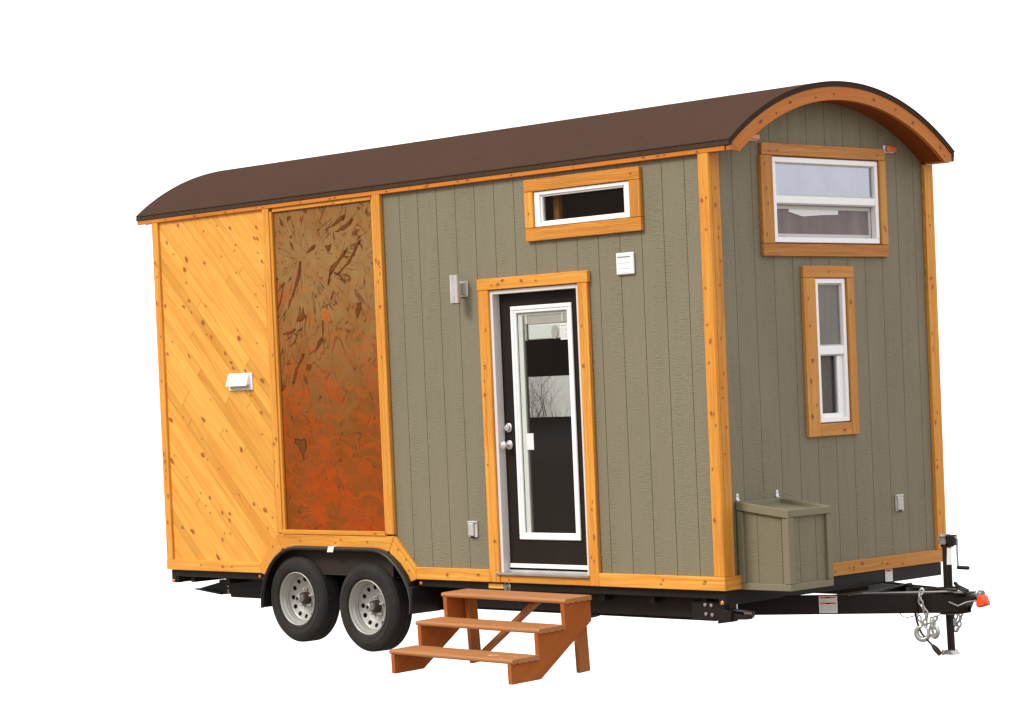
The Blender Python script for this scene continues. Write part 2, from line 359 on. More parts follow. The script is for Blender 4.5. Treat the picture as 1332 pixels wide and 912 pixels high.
    def build(s, name, parent=None, label=None):
        me = bpy.data.meshes.new(name)
        off = wloc(parent) if parent else Vector((0, 0, 0))
        me.from_pydata([tuple(p - off) for p in s.v], [], s.f)
        for m in s.mats: me.materials.append(m)
        uvl = me.uv_layers.new(name='UVMap')
        i = 0
        for p, uv in zip(me.polygons, s.uv):
            p.material_index = s.mi[p.index]; p.use_smooth = s.sm[p.index]
            for c in uv: uvl.data[i].uv = c; i += 1
        for nm, arr in (('knot', s.kn), ('tint', s.ti)):
            at = me.attributes.new(nm, 'FLOAT', 'POINT'); at.data.foreach_set('value', arr)
        o = bpy.data.objects.new(name, me); COL.objects.link(o)
        if any(s.sm):
            try: me.set_sharp_from_angle(angle=math.radians(42))
            except Exception: pass
        if parent: o.parent = parent
        if label: o['label'] = label
        return o
LOC = {}
def wloc(o):
    v = Vector((0, 0, 0))
    while o is not None: v += Vector(o.location); o = o.parent
    return v
def thing(name, label, cat, loc):
    o = bpy.data.objects.new(name, None); COL.objects.link(o); o.location = loc; o['label'] = label; o['category'] = cat; o.empty_display_size = .2
    return o

HOUSE = thing('tiny_house', 'olive grey and honey pine tiny house on a twin axle trailer, brown barrel roof', 'tiny house', (-3.0, 1.22, -.2))
# main dimensions (metres); x runs along the long side, the near corner is x=0,y=0, y runs away along the end wall
L, W = 6.09, 2.45
YC, RZ, RO = 1.222, 1.749, 2.030          # roof arc centre and radius
def arc(y, r): return RZ + math.sqrt(max(0, r * r - (y - YC) ** 2))
GX0, GY0, GS = -3.053, .243, .2032         # groove grid
# ---------------------------------------------------------------- siding walls with real grooves and openings
def grooved(kind, a0, a1, b0, top, holes, grooves, name, mat, parent, gd=.005, gw=.0056, label=None, back=.05):
    """kind 'side': a=x, plane y=0 facing -y ; kind 'end': a=y, plane x=0 facing +x"""
    mb = MB()
    br = {a0, a1}
    for g in grooves:
        if a0 + .01 < g < a1 - .01: br |= {g - gw / 2, g - gw * .22, g + gw * .22, g + gw / 2}
    for h in holes: br |= {h[0], h[1]}
    if kind == 'end': br |= {a0 + (a1 - a0) * i / 40 for i in range(41)}
    br = sorted(b for b in br if a0 - 1e-6 <= b <= a1 + 1e-6)
    b2 = [br[0]]
    for b in br[1:]:
        if b - b2[-1] > 5e-4: b2.append(b)
    br = b2
    def depth(a):
        for g in grooves:
            if abs(a - g) <= gw * .23: return gd
        return 0.
    def P(a, d, z): return (a, d, z) if kind == 'side' else (-d, a, z)
    vs = []; fs = []
    for i in range(len(br) - 1):
        a, c = br[i], br[i + 1]; mid = (a + c) / 2
        cuts = sorted([(h[2], h[3]) for h in holes if h[0] - 1e-6 <= a and c <= h[1] + 1e-6])
        lo = b0; segs = []
        for (z0, z1) in cuts:
            if z0 > lo: segs.append((lo, z0))
            lo = max(lo, z1)
        segs.append((lo, None))
        for (z0, z1) in segs:
            za = z1 if z1 is not None else top(a); zc = z1 if z1 is not None else top(c)
            k = len(vs)
            vs += [P(a, depth(a), z0), P(c, depth(c), z0), P(c, depth(c), zc), P(a, depth(a), za)]; fs.append([k, k + 1, k + 2, k + 3])
    mb.add(vs, fs, mat, grain=(0, 0, 1), tint=.5)
    # return faces of the openings and the back skin
    for (h0, h1, z0, z1) in holes:
        for (p, q_) in (((h0, z0), (h1, z0)), ((h1, z0), (h1, z1)), ((h1, z1), (h0, z1)), ((h0, z1), (h0, z0))):
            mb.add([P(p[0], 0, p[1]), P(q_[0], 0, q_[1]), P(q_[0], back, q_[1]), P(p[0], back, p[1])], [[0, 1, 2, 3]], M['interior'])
    return mb.build(name, parent, label)
gx = [GX0 + GS * k for k in range(-16, 16)]
gy = [GY0 + GS * k for k in range(-2, 12)]
DOOR = (-2.115, -1.215, .41, 2.475); TRAN = (-1.615, -.692, 2.895, 3.147)
grooved('side', -3.30, 0, .36, lambda a: 3.335, [DOOR, TRAN, (-3.30, -3.24, .36, .53), (-3.24, -3.18, .36, .465), (-3.18, -3.11, .36, .40)], gx, 'side_wall', M['siding'], HOUSE, label='olive grey grooved siding beside the door')
EW1 = (.65, 1.835, 2.68, 3.268); EW2 = (1.060, 1.412, 1.43, 2.435)
grooved('end', 0, W, .36, lambda a: arc(a, 1.93), [EW1, EW2], gy, 'end_wall', M['siding'], HOUSE, label='olive grey grooved gable wall at the hitch end')
# rear gable and far wall, plain siding (seen only from other sides)
mb = MB()
pts = [(0, .36), (W, .36)] + [(W - W * i / 24, arc(W - W * i / 24, 1.93)) for i in range(25)]
mb.poly(pts, 'yz', -L - .01, -L + .04, M['siding'], bev=0)
mb.build('rear_wall', HOUSE)
mb = MB()
FW = (-4.20, -3.60, 1.50, 1.845)
for (x0, x1, z0, z1) in ((-L, FW[0], .36, 3.33), (FW[1], 0, .36, 3.33), (FW[0], FW[1], .36, FW[2]), (FW[0], FW[1], FW[3], 3.33)):
    mb.box(x0, x1, W - .05, W, z0, z1, M['siding'], (0, 0, 1), 0)
mb.build('far_wall', HOUSE)
mb = MB(); mb.box(FW[0], FW[1], W - .03, W - .026, FW[2], FW[3], M['glass_far'], bev=0); mb.build('glass_pane', HOUSE)
# interior: floor, dark partition lining, ceiling
mb = MB()
mb.box(-L + .05, -.06, .12, W - .06, .37, .425, M['intfloor'], (1, 0, 0), 0)
mb.build('floor', HOUSE)
mb = MB()
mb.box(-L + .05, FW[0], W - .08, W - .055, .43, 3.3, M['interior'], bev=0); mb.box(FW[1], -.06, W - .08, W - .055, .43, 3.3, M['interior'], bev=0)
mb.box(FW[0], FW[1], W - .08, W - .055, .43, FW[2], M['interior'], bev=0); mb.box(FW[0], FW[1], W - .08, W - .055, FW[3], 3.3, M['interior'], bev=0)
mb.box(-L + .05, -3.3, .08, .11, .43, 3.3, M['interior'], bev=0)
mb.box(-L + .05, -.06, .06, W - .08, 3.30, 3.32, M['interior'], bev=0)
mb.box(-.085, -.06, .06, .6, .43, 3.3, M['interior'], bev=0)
mb.build('interior_lining', HOUSE)

# ---------------------------------------------------------------- diagonal pine planking with measured knots
KN = [(-5.775,3.226,2),(-5.935,3.099,2),(-5.856,2.993,1),(-5.681,2.936,3),(-5.707,2.86,3),(-5.442,2.892,2),(-5.439,3.152,1),(-5.087,3.152,2),(-5.022,3.016,1),(-5.04,2.968,1),(-5.217,2.932,1),(-4.759,3.123,2),(-4.742,3.04,2),(-4.789,3.04,2),(-4.745,2.929,1),(-4.696,2.856,2),(-5.026,2.795,1),(-5.703,2.745,1),(-5.742,2.555,2),(-5.663,2.605,2),(-5.654,2.494,1),(-5.456,2.54,1),(-5.484,2.42,3),(-5.461,2.304,1),(-5.396,2.283,2),(-5.214,2.154,2),(-5.152,2.064,2),(-5.127,2.018,2),(-5.049,2.323,1),(-5.05,2.241,3),(-4.809,2.208,0),(-4.793,2.599,1),(-4.781,2.497,1),(-5.706,2.138,2),(-5.925,2.267,1),(-6.0,2.167,2),(-6.0,2.57,2),(-4.744,1.923,3),(-4.972,1.99,2),(-4.70,2.663,1),(-5.26,3.184,1),(-5.985,1.625,3),(-5.446,1.768,0),(-5.82,1.633,1),(-5.553,1.607,3),(-5.25,1.51,1),(-5.592,1.449,1),(-4.914,1.791,1),(-4.79,1.649,2),(-5.091,1.335,3),(-5.967,1.315,0),(-5.99,1.285,3),(-5.372,1.202,0),(-5.817,1.123,1),(-5.565,1.331,3),(-5.517,1.281,1),(-5.634,1.0,1),(-5.526,.95,2),(-5.573,.896,1),(-5.359,.839,2),(-5.261,.831,2),(-5.259,.782,2),(-5.124,.989,0),(-4.939,.912,2),(-4.8,.864,3),(-5.515,.838,1),(-4.886,1.21,1),(-5.895,.721,2),(-5.759,.689,3),(-5.37,.619,2),(-5.425,.485,3),(-5.339,.673,1),(-5.259,.674,1),(-4.775,.72,1),(-4.71,.808,1),(-4.795,1.474,1)]
def clip(poly, nx, nz, c, keep_less=True):
    out = []
    for i in range(len(poly)):
        p, q_ = poly[i], poly[(i + 1) % len(poly)]
        dp = p[0] * nx + p[1] * nz - c; dq = q_[0] * nx + q_[1] * nz - c
        if not keep_less: dp, dq = -dp, -dq
        if dp <= 0: out.append(p)
        if dp * dq < 0:
            t = dp / (dp - dq); out.append((p[0] + (q_[0] - p[0]) * t, p[1] + (q_[1] - p[1]) * t))
    return out
mb = MB()
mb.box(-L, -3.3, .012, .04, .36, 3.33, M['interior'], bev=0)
region = [(-L + .005, .44), (-4.85, .44), (-4.60, .69), (-4.60, 3.30), (-L + .005, 3.30)]
s2 = math.sqrt(.5); dirg = (s2, 0, -s2); cov = .083
info = {}
k0 = int(math.floor((-L + .4) * s2 / cov)) - 2
for k in range(k0, k0 + 80):
    c0, c1 = k * cov, (k + 1) * cov
    pl = clip(clip(region, s2, s2, c1 - .0010, True), s2, s2, c0 + .0010, False)
    if len(pl) < 3: continue
    # butt joints at random along the length
    t0 = min(p[0] * s2 - p[1] * s2 for p in pl); t1 = max(p[0] * s2 - p[1] * s2 for p in pl)
    cuts = [t0 - 1]
    if t1 - t0 > 1.2 and random.random() < .55: cuts.append(random.uniform(t0 + .4, t1 - .4))
    cuts.append(t1 + 1)
    for i in range(len(cuts) - 1):
        pc = clip(clip(pl, s2, -s2, cuts[i + 1] - .0005, True), s2, -s2, cuts[i] + .0005, False)
        if len(pc) < 3: continue
        tint = min(1, max(0, random.gauss(.60, .27))); 
        if random.random() < .10: tint = .12
        sd = mb.poly(pc, 'xz', -.010, .006, M['pine'], dirg, .0022, tint=tint)
        info[(k, i)] = (sd, tint, cuts)
for (x, z, r) in KN:
    k = int(math.floor((x + z) * s2 / cov)); t = (x - z) * s2
    ent = [v for kk, v in info.items() if kk[0] == k and v[2][kk[1]] <= t <= v[2][kk[1] + 1]]
    if not ent: continue
    sd, tint, _ = ent[0]; a, b_ = {0: (.013, .011), 1: (.017, .011), 2: (.030, .018), 3: (.046, .026)}[r]
    cc = ((k + .5) * cov - (x + z) * s2)              # keep the knot on its plank
    lim = cov / 2 - b_ - .002; sh = (abs(cc) - max(lim, 0)) * (1 if cc > 0 else -1) if abs(cc) > max(lim, 0) else 0
    mb.knot((x + sh * s2, -.010, z + sh * s2), 'side', dirg, a, b_, M['pine'], sd, tint)
mb.build('plank_panel', HOUSE, 'honey coloured diagonal pine planking with dark knots')

# ---------------------------------------------------------------- rust patina sheet
SH = [[(-3.956,3.043),(-3.855,3.072),(-3.729,3.141),(-3.673,3.154),(-3.694,3.112),(-3.81,3.075),(-3.9,3.056)],[(-3.803,3.025),(-3.701,3.067),(-3.611,3.114),(-3.579,3.112),(-3.614,3.068),(-3.681,3.037),(-3.759,3.024)],[(-3.889,2.736),(-3.864,2.771),(-3.785,2.809),(-3.715,2.868),(-3.67,2.887),(-3.683,2.852),(-3.752,2.799),(-3.834,2.733),(-3.898,2.694),(-3.896,2.636),(-3.92,2.609)],[(-3.826,2.689),(-3.677,2.78),(-3.514,2.947),(-3.493,2.945),(-3.633,2.791),(-3.781,2.694)],[(-4.234,2.838),(-4.219,2.823),(-4.238,2.714),(-4.289,2.63),(-4.352,2.546),(-4.417,2.447),(-4.402,2.49),(-4.337,2.603),(-4.283,2.717)],[(-4.169,2.885),(-4.087,2.937),(-4.03,2.945),(-4.055,2.913),(-4.147,2.886)],[(-3.931,2.926),(-3.853,2.932),(-3.879,2.882),(-3.901,2.874)],[(-3.604,2.419),(-3.568,2.46),(-3.529,2.475),(-3.535,2.416),(-3.577,2.34),(-3.592,2.362)],[(-4.309,2.353),(-4.221,2.466),(-4.213,2.422),(-4.192,2.391),(-4.252,2.358)],[(-4.487,2.273),(-4.405,2.284),(-4.323,2.307),(-4.337,2.274),(-4.407,2.258),(-4.476,2.261)],[(-4.111,2.097),(-4.072,2.182),(-4.013,2.223),(-4.004,2.194),(-4.052,2.145)],[(-4.002,2.223),(-4.006,2.324),(-3.987,2.367),(-3.987,2.28)],[(-3.54,3.204),(-3.487,3.186),(-3.521,3.17)],[(-3.893,2.506),(-3.855,2.576),(-3.845,2.573),(-3.876,2.505)],[(-3.712,2.432),(-3.674,2.437),(-3.691,2.409)],[(-4.403,2.159),(-4.316,2.251),(-4.28,2.271),(-4.343,2.194)],[(-4.467,3.199),(-4.426,3.137),(-4.416,3.107),(-4.46,3.139)],[(-3.447,3.154),(-3.412,3.187),(-3.417,3.116)],[(-4.376,3.184),(-4.318,3.194),(-4.367,3.147)],[(-4.18,3.22),(-4.123,3.222),(-4.137,3.19)],[(-4.354,3.007),(-4.312,2.953),(-4.311,2.909),(-4.34,2.955)],[(-4.405,1.438),(-4.318,1.426),(-4.268,1.433),(-4.25,1.401),(-4.248,1.366),(-4.288,1.322),(-4.3,1.25),(-4.326,1.306),(-4.359,1.37),(-4.394,1.403)],[(-4.257,1.944),(-4.222,1.911),(-4.214,1.855),(-4.256,1.888)],[(-4.215,2.014),(-4.165,2.02),(-4.148,1.988),(-4.194,1.961),(-4.22,1.982)],[(-4.399,1.868),(-4.354,1.979),(-4.258,2.103),(-4.221,2.102),(-4.316,1.994),(-4.374,1.867)],[(-4.541,1.816),(-4.517,1.872),(-4.476,1.854),(-4.522,1.811)],[(-4.133,1.59),(-4.122,1.582),(-4.131,1.558)],[(-4.279,1.625),(-4.232,1.592),(-4.19,1.555),(-4.209,1.56)]]
ORF = [[(-4.026,2.354),(-4.0,2.411),(-3.952,2.466),(-3.913,2.378),(-3.883,2.34),(-3.949,2.348)]]
mb = MB()
mb.poly([(-4.58, .69), (-3.33, .69), (-3.33, 3.26), (-4.58, 3.26)], 'xz', 0, .008, M['rust'], (0, 0, 1), 0, seed=(0, 0))
def rough_outline(p, amp):
    out = []
    for i in range(len(p)):
        a, b_ = p[i], p[(i + 1) % len(p)]; n = max(1, int(math.hypot(a[0] - b_[0], a[1] - b_[1]) / .02))
        for j in range(n):
            t = j / n; out.append((a[0] + (b_[0] - a[0]) * t + random.uniform(-amp, amp), a[1] + (b_[1] - a[1]) * t + random.uniform(-amp, amp)))
    return out
for lst, m_, m2 in ((SH, 'shard', 'shard_edge'), (ORF, 'orangeflake', 'orangeflake')):
    for p in lst:
        p = rough_outline(p, .0035)
        cx = sum(a for a, b_ in p) / len(p); cz = sum(b_ for a, b_ in p) / len(p)
        n = len(p)
        inner = [(cx + (a - cx) * .78, cz + (b_ - cz) * .84) for a, b_ in p]
        vs = [(a, -.0008, b_) for a, b_ in p] + [(a, -.0012, b_) for a, b_ in inner]
        fs = [[i, (i + 1) % n, n + (i + 1) % n, n + i] for i in range(n)]
        mb.add(vs, fs, M[m2]); mb.add([(a, -.0012, b_) for a, b_ in inner], [list(range(n))], M[m_])
for k in range(46):     # small pits
    x = random.uniform(-4.5, -3.4); z = random.choice((random.uniform(.75, 1.9), random.uniform(1.9, 3.15))); a = random.uniform(.3, 1.3); l_ = random.uniform(.008, .035); w_ = l_ * random.uniform(.15, .4)
    c, s_ = math.cos(a), math.sin(a)
    mb.add([(x - l_ * c, -.0008, z - l_ * s_), (x + w_ * s_, -.0008, z - w_ * c), (x + l_ * c, -.0008, z + l_ * s_), (x - w_ * s_, -.0008, z + w_ * c)], [[0, 1, 2, 3]], M['shard'])
mb.build('metal_panel', HOUSE, 'rust brown and orange patina metal sheet between pine posts')

# ---------------------------------------------------------------- timber trim
def tboard(mb, x0, x1, z0, z1, y0=-.03, y1=.0, mat='trim', knots=None, plane='side', tint=None, kd=.33, grain=None):
    """one board of trim; knots scattered along it"""
    vert = (z1 - z0) > (x1 - x0); g = grain or ((0, 0, 1) if vert else ((1, 0, 0) if plane == 'side' else (0, 1, 0)))
    tint = random.uniform(.10, .95) if tint is None else tint
    if plane == 'side': sd = mb.poly([(x0, z0), (x1, z0), (x1, z1), (x0, z1)], 'xz', y0, y1, M[mat], g, .003, tint=tint)
    else: sd = mb.poly([(x0, z0), (x1, z0), (x1, z1), (x0, z1)], 'yz', y0, y1, M[mat], g, .003, tint=tint)
    ln = (z1 - z0) if vert else (x1 - x0); wd = (x1 - x0) if vert else (z1 - z0)
    n = int(ln / kd); ks = knots if knots is not None else [(random.uniform(.06, .94), random.uniform(.25, .75), random.choice((1, 1, 2))) for _ in range(n)]
    for (u, v, r) in ks:
        a, b_ = {1: (.017, .011), 2: (.026, .019)}[r]; b_ = min(b_, wd * .3)
        v = min(max(v, b_ / wd + .05), 1 - b_ / wd - .05)
        if vert: px, pz = x0 + wd * v, z0 + ln * u
        else: px, pz = x0 + ln * u, z0 + wd * v
        if plane == 'side': mb.knot((px, y0, pz), 'side', g, a, b_, M[mat], sd, tint)
        else: mb.knot((y1, px, pz), 'end', g, a, b_, M[mat], sd, tint)
def part(name, fn, parent=HOUSE, label=None):
    mb = MB(); fn(mb); return mb.build(name, parent, label)
# corner boards
part('corner_board', lambda m: (tboard(m, -6.115, -6.035, .44, 3.272, kd=.2)))
part('corner_board', lambda m: (tboard(m, -.064, .028, .45, 3.272, kd=.22, y0=-.03)))
part('corner_board', lambda m: (tboard(m, .0, .08, .45, 3.272, .0, .03, 'trim', plane='end', kd=.22)))
part('corner_board', lambda m: (tboard(m, 2.376, W + .002, .45, 3.262, .0, .03, 'trim', plane='end', kd=.22), m.box(-.06, .03, W + .002, W + .032, .45, 3.262, M['trim'])))
part('post', lambda m: (tboard(m, -4.648, -4.572, .685, 3.272, kd=.45), m.box(-4.569, -4.541, -.022, .0, .70, 3.24, M['trim'])))
part('post', lambda m: (m.box(-3.352, -3.332, -.020, .0, .71, 3.24, M['trim']), tboard(m, -3.330, -3.240, .69, 3.272, kd=.35, y0=-.032)))
# eave frieze boards in several lengths
for (a, b_) in ((-6.31, -5.0), (-4.998, -2.9), (-2.898, -1.2), (-1.198, .178)):
    part('eave_board', lambda m: tboard(m, a, b_, 3.268, 3.3005, y0=-.034, y1=-.002, kd=.3, mat='eave'))
part('frame_rail', lambda m: tboard(m, -4.54, -3.354, 3.236, 3.268, y0=-.018, y1=-.001, kd=.5))
part('frame_rail', lambda m: tboard(m, -4.57, -3.334, .678, .712, y0=-.038, y1=-.001, kd=.6))
# skirt boards
part('skirt_board', lambda m: tboard(m, -6.122, -4.862, .357, .442, kd=.35))
part('skirt_board', lambda m: tboard(m, -3.010, -2.216, .357, .448, kd=.35))
part('skirt_board', lambda m: tboard(m, -1.120, .030, .357, .449, kd=.25, y0=-.031))
part('skirt_board', lambda m: tboard(m, -.0305, .205, .357, .449, .0, .031, 'trim', knots=[(.7, .4, 1)], plane='end'))
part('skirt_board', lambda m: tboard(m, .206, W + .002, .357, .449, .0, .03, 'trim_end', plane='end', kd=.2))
# wheel arch boards
def archb(pts, g, tint, ks):
    def fn(m):
        sd = m.poly(pts, 'xz', -.031, 0, M['trim'], g, .003, tint=tint)
        for (x, z) in ks: m.knot((x, -.031, z), 'side', g, .018, .012, M['trim'], sd, tint)
    return fn
part('arch_board', archb([(-4.643, .676), (-3.242, .677), (-3.305, .56), (-4.58, .56)], (1, 0, 0), .55, [(-4.35, .625), (-3.93, .615), (-3.86, .64), (-3.55, .63)]))
part('arch_board', archb([(-4.646, .675), (-4.583, .56), (-4.79, .34), (-4.862, .357), (-4.862, .445)], (.68, 0, .72), .5, [(-4.70, .575)]))
part('arch_board', archb([(-3.239, .676), (-3.012, .449), (-3.012, .357), (-3.09, .33), (-3.302, .56)], (.7, 0, -.71), .75, [(-3.20, .575), (-3.115, .50), (-3.09, .42)]))

# ---------------------------------------------------------------- door
def rect_frame(m, x0, x1, z0, z1, w, y0, y1, mat, plane='xz', bev=.003, wz=None):
    wz = wz or w
    m.poly([(x0, z0), (x1, z0), (x1, z0 + wz), (x0, z0 + wz)], plane, y0, y1, mat, bev=bev)
    m.poly([(x0, z1 - wz), (x1, z1 - wz), (x1, z1), (x0, z1)], plane, y0, y1, mat, bev=bev)
    m.poly([(x0, z0 + wz), (x0 + w, z0 + wz), (x0 + w, z1 - wz), (x0, z1 - wz)], plane, y0, y1, mat, bev=bev)
    m.poly([(x1 - w, z0 + wz), (x1, z0 + wz), (x1, z1 - wz), (x1 - w, z1 - wz)], plane, y0, y1, mat, bev=bev)
DT = part('door_trim', lambda m: (tboard(m, -2.220, -1.110, 2.480, 2.562, kd=.22, y0=-.034),
      tboard(m, -2.216, -2.112, .357, 2.479, kd=.3), tboard(m, -1.215, -1.122, .357, 2.479, kd=.3), tboard(m, -2.110, -1.217, .357, .412, kd=.5, y0=-.024)), label='knotty stained timber surround of the door')
def jamb(m):
    m.box(-2.112, -2.083, -.012, .13, .43, 2.474, M['primer']); m.box(-1.245, -1.217, -.012, .13, .43, 2.474, M['primer'])
    m.box(-2.083, -1.245, -.012, .13, 2.446, 2.474, M['primer'])
part('door_frame', jamb)
part('threshold', lambda m: (m.box(-2.14, -1.21, -.045, .13, .413, .430, M['galv']), m.box(-2.083, -1.245, .035, .13, .430, .446, M['steel'])))
slab = (-2.081, -1.247, .462, 2.444); LT = (-1.962, -1.350, .667, 2.351)
def doorm(m):
    x0, x1, z0, z1 = slab
    for b_ in ((x0, LT[0] + .01, z0, z1), (LT[1] - .01, x1, z0, z1), (LT[0] + .01, LT[1] - .01, z0, LT[2] + .01), (LT[0] + .01, LT[1] - .01, LT[3] - .01, z1)):
        m.box(b_[0], b_[1], .056, .098, b_[2], b_[3], M['doorpaint'], bev=.0)
    m.box(x0, x1, .05, .1, .447, .461, M['dark'], bev=0)
DOORP = part('door', doorm, label='dark brown full light door with white glazing frame')
part('sweep', lambda m: m.box(slab[0] + .01, slab[1] - .0, .040, .055, .462, .492, M['white']), DOORP)
def lite(m):
    rect_frame(m, LT[0], LT[1], LT[2], LT[3], .030, .040, .056, M['white'], bev=.005)
    rect_frame(m, LT[0] + .030, LT[1] - .030, LT[2] + .030, LT[3] - .030, .020, .046, .066, M['white'], bev=.004)
part('glazing_frame', lite, DOORP)
ix0, ix1, iz0, iz1 = LT[0] + .05, LT[1] - .05, LT[2] + .05, LT[3] - .05
part('spacer', lambda m: (m.box(ix0, ix0 + .048, .066, .092, iz0, iz1, M['lite']), m.box(ix0 + .048, ix0 + .060, .070, .088, iz0, iz1, M['greymetal']), m.box(ix0 + .048, ix1, .068, .092, iz1 - .022, iz1, M['lite'])), DOORP)
part('glass_pane', lambda m: m.box(ix0, ix1, .0605, .0635, iz0, iz1, M['glass_door'], bev=0), DOORP)
def blind(m):
    m.box(-1.855, ix1, .072, .092, 2.215, 2.278, M['offwhite'])
    m.box(-1.815, ix1 - .01, .076, .090, 2.105, 2.213, M['lite'])
    for i in range(8): m.box(-1.815, ix1 - .01, .072, .076, 2.112 + i * .0125, 2.117 + i * .0125, M['lite'], bev=0)
    for x in (-1.83, -1.47): m.box(x, x + .012, .0655, .072, 2.222, 2.285, M['whitepl'], bev=0)
    m.box(-1.855, -1.835, .074, .090, 2.10, 2.213, M['offwhite'])
    m.poly([(-1.545 + .032 * math.cos(a), 2.150 + .048 * math.sin(a)) for a in [2 * PI * i / 24 for i in range(24)]], 'xz', .0665, .0695, M['offwhite'], bev=0)  # grey oval disc stands in for a reflection in the glass
part('blind', blind, DOORP, 'raised white mini blind inside the top of the door glass')
def lab(m):
    m.box(-1.478, -1.404, .0575, .0598, 2.092, 2.208, M['paper'], bev=0)
    m.box(-1.470, -1.415, .0568, .0575, 2.188, 2.197, M['ink'], bev=0)
    for i in range(7): m.box(-1.470, -1.440, .0568, .0575, 2.172 - i * .011, 2.175 - i * .011, M['ink'], bev=0)
    for (a, b_) in ((2.150, 2.175), (2.105, 2.135)):
        rect_frame(m, -1.432, -1.414, a, b_, .004, .0568, .0575, M['ink'], bev=0)
part('paper_label', lab, DOORP)
part('sticker', lambda m: m.box(-1.862, -1.792, .0575, .0598, 1.315, 1.433, M['paper'], bev=0), DOORP)
def knob(m, z, kn):
    m.lathe([(-.001, .0), (-.001, .0)][:0] + [(0, .033), (-.006, .033), (-.010, .026), (-.012, .0)], (-2.035, .055, z), M['steel'], 28)
    if kn: m.lathe([(-.010, .012), (-.035, .012), (-.042, .022), (-.055, .028), (-.068, .027), (-.075, .018), (-.077, .0)], (-2.035, .055, z), M['steel'], 28)
    else: m.lathe([(-.010, .024), (-.026, .021), (-.028, .010), (-.028, .0)], (-2.035, .055, z), M['steel'], 28)
part('deadbolt', lambda m: knob(m, 1.478, False), DOORP)
part('doorknob', lambda m: knob(m, 1.352, True), DOORP)

# ---------------------------------------------------------------- transom window on the long side
WN = part('window', lambda m: (rect_frame(m, -1.613, -.694, 2.897, 3.146, .052, -.016, .012, M['white'], wz=.026), rect_frame(m, -1.561, -.746, 2.923, 3.120, .016, -.004, .03, M['white'], wz=.012)), label='long narrow fixed window high beside the door')
part('window_trim', lambda m: (tboard(m, -1.702, -.590, 3.150, 3.236, mat='trim_cath', knots=[(.93, .5, 1)]), tboard(m, -1.700, -.589, 2.800, 2.892, mat='trim_cath', kd=9),
      tboard(m, -1.701, -1.617, 2.894, 3.148, knots=[(.4, .5, 1)]), tboard(m, -.690, -.589, 2.894, 3.148, mat='trim_cath', knots=[])), WN)
part('glass_pane', lambda m: m.box(-1.546, -.761, .012, .016, 2.934, 3.109, M['glass_side'], bev=0), WN)
part('window_lining', lambda m: (m.box(-1.53, -1.475, .09, .13, 2.90, 3.14, M['trim']), m.box(-1.62, -.69, .50, .52, 2.7, 3.3, M['interior'], bev=0), m.box(-1.56, -.70, .05, .5, 3.145, 3.16, M['interior'], bev=0),), WN)

# ---------------------------------------------------------------- double hung windows on the end wall
def hung(x0, x1, z0, z1, zr, up, low, fw, glassw, screen):
    """end window; y range x0..x1. zr: (bottom, top) of the meeting rail"""
    def fr(m):
        rect_frame(m, x0, x1, z0, z1, fw, -.03, .016, M['white'], 'yz')
        m.poly([(x0 + fw, zr[0]), (x1 - fw, zr[0]), (x1 - fw, zr[1]), (x0 + fw, zr[1])], 'yz', -.03, .012, M['white'])
        m.poly([(x0 + fw + .004, zr[0] - .008), (x1 - fw - .004, zr[0] - .008), (x1 - fw - .004, zr[0] - .001), (x0 + fw + .004, zr[0] - .001)], 'yz', -.03, .004, M['offwhite'], bev=0)
    w = part('window', fr)
    part('glass_pane', lambda m: (rect_frame(m, x0 + fw, x1 - fw, zr[1], z1 - fw, .010, -.02, -.004, M['offwhite'], 'yz', bev=0), m.poly([(x0 + fw + .01, zr[1] + .01), (x1 - fw - .01, zr[1] + .01), (x1 - fw - .01, z1 - fw - .01), (x0 + fw + .01, z1 - fw - .01)], 'yz', -.014, -.010, M[up], bev=0)), w)
    def lo(m):
        if screen:
            rect_frame(m, x0 + fw + .002, x1 - fw - .002, z0 + fw, zr[0] - .009, .028, -.045, -.028, M['offwhite'], 'yz')
            for yy in (.775, 1.705): m.poly([(yy, 2.705), (yy + .035, 2.705), (yy + .035, 2.722), (yy, 2.722)], 'yz', -.028, -.015, M['dark'])
            g0 = fw + .03
        else:
            m.poly([(x1 - fw - .062, z0 + fw), (x1 - fw, z0 + fw), (x1 - fw, zr[0] - .009), (x1 - fw - .062, zr[0] - .009)], 'yz', -.03, -.006, M['white'])
            m.poly([(x0 + fw, z0 + fw), (x1 - fw - .062, z0 + fw), (x1 - fw - .062, z0 + fw + .028), (x0 + fw, z0 + fw + .028)], 'yz', -.03, -.006, M['white'])
            m.poly([(x1 - fw - .075, z0 + fw), (x1 - fw - .064, z0 + fw), (x1 - fw - .064, zr[0] - .009), (x1 - fw - .075, zr[0] - .009)], 'yz', -.032, -.016, M['greymetal'])
        m.poly([(x0 + fw + .004, z0 + fw + .004), (x1 - fw - .004, z0 + fw + .004), (x1 - fw - .004, zr[0] - .01), (x0 + fw + .004, zr[0] - .01)], 'yz', -.040, -.036, M[low], bev=0)
    part('glass_pane', lo, w)
    return w
W1 = hung(.653, 1.832, 2.682, 3.266, (2.952, 3.003), 'glass_up', 'glass_screen', .036, 0, True)
W1['label'] = 'wide white double hung window in the gable'
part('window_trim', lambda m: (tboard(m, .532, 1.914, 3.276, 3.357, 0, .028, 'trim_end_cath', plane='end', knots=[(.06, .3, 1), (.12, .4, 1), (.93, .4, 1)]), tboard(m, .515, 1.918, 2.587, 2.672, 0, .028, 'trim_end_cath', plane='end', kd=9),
      tboard(m, .516, .640, 2.674, 3.274, 0, .030, 'trim_end', plane='end', knots=[(.9, .3, 1), (.62, .4, 1), (.1, .3, 1), (.45, .5, 1)]), tboard(m, 1.842, 1.917, 2.674, 3.274, 0, .030, 'trim_end', plane='end', kd=.3)), W1)
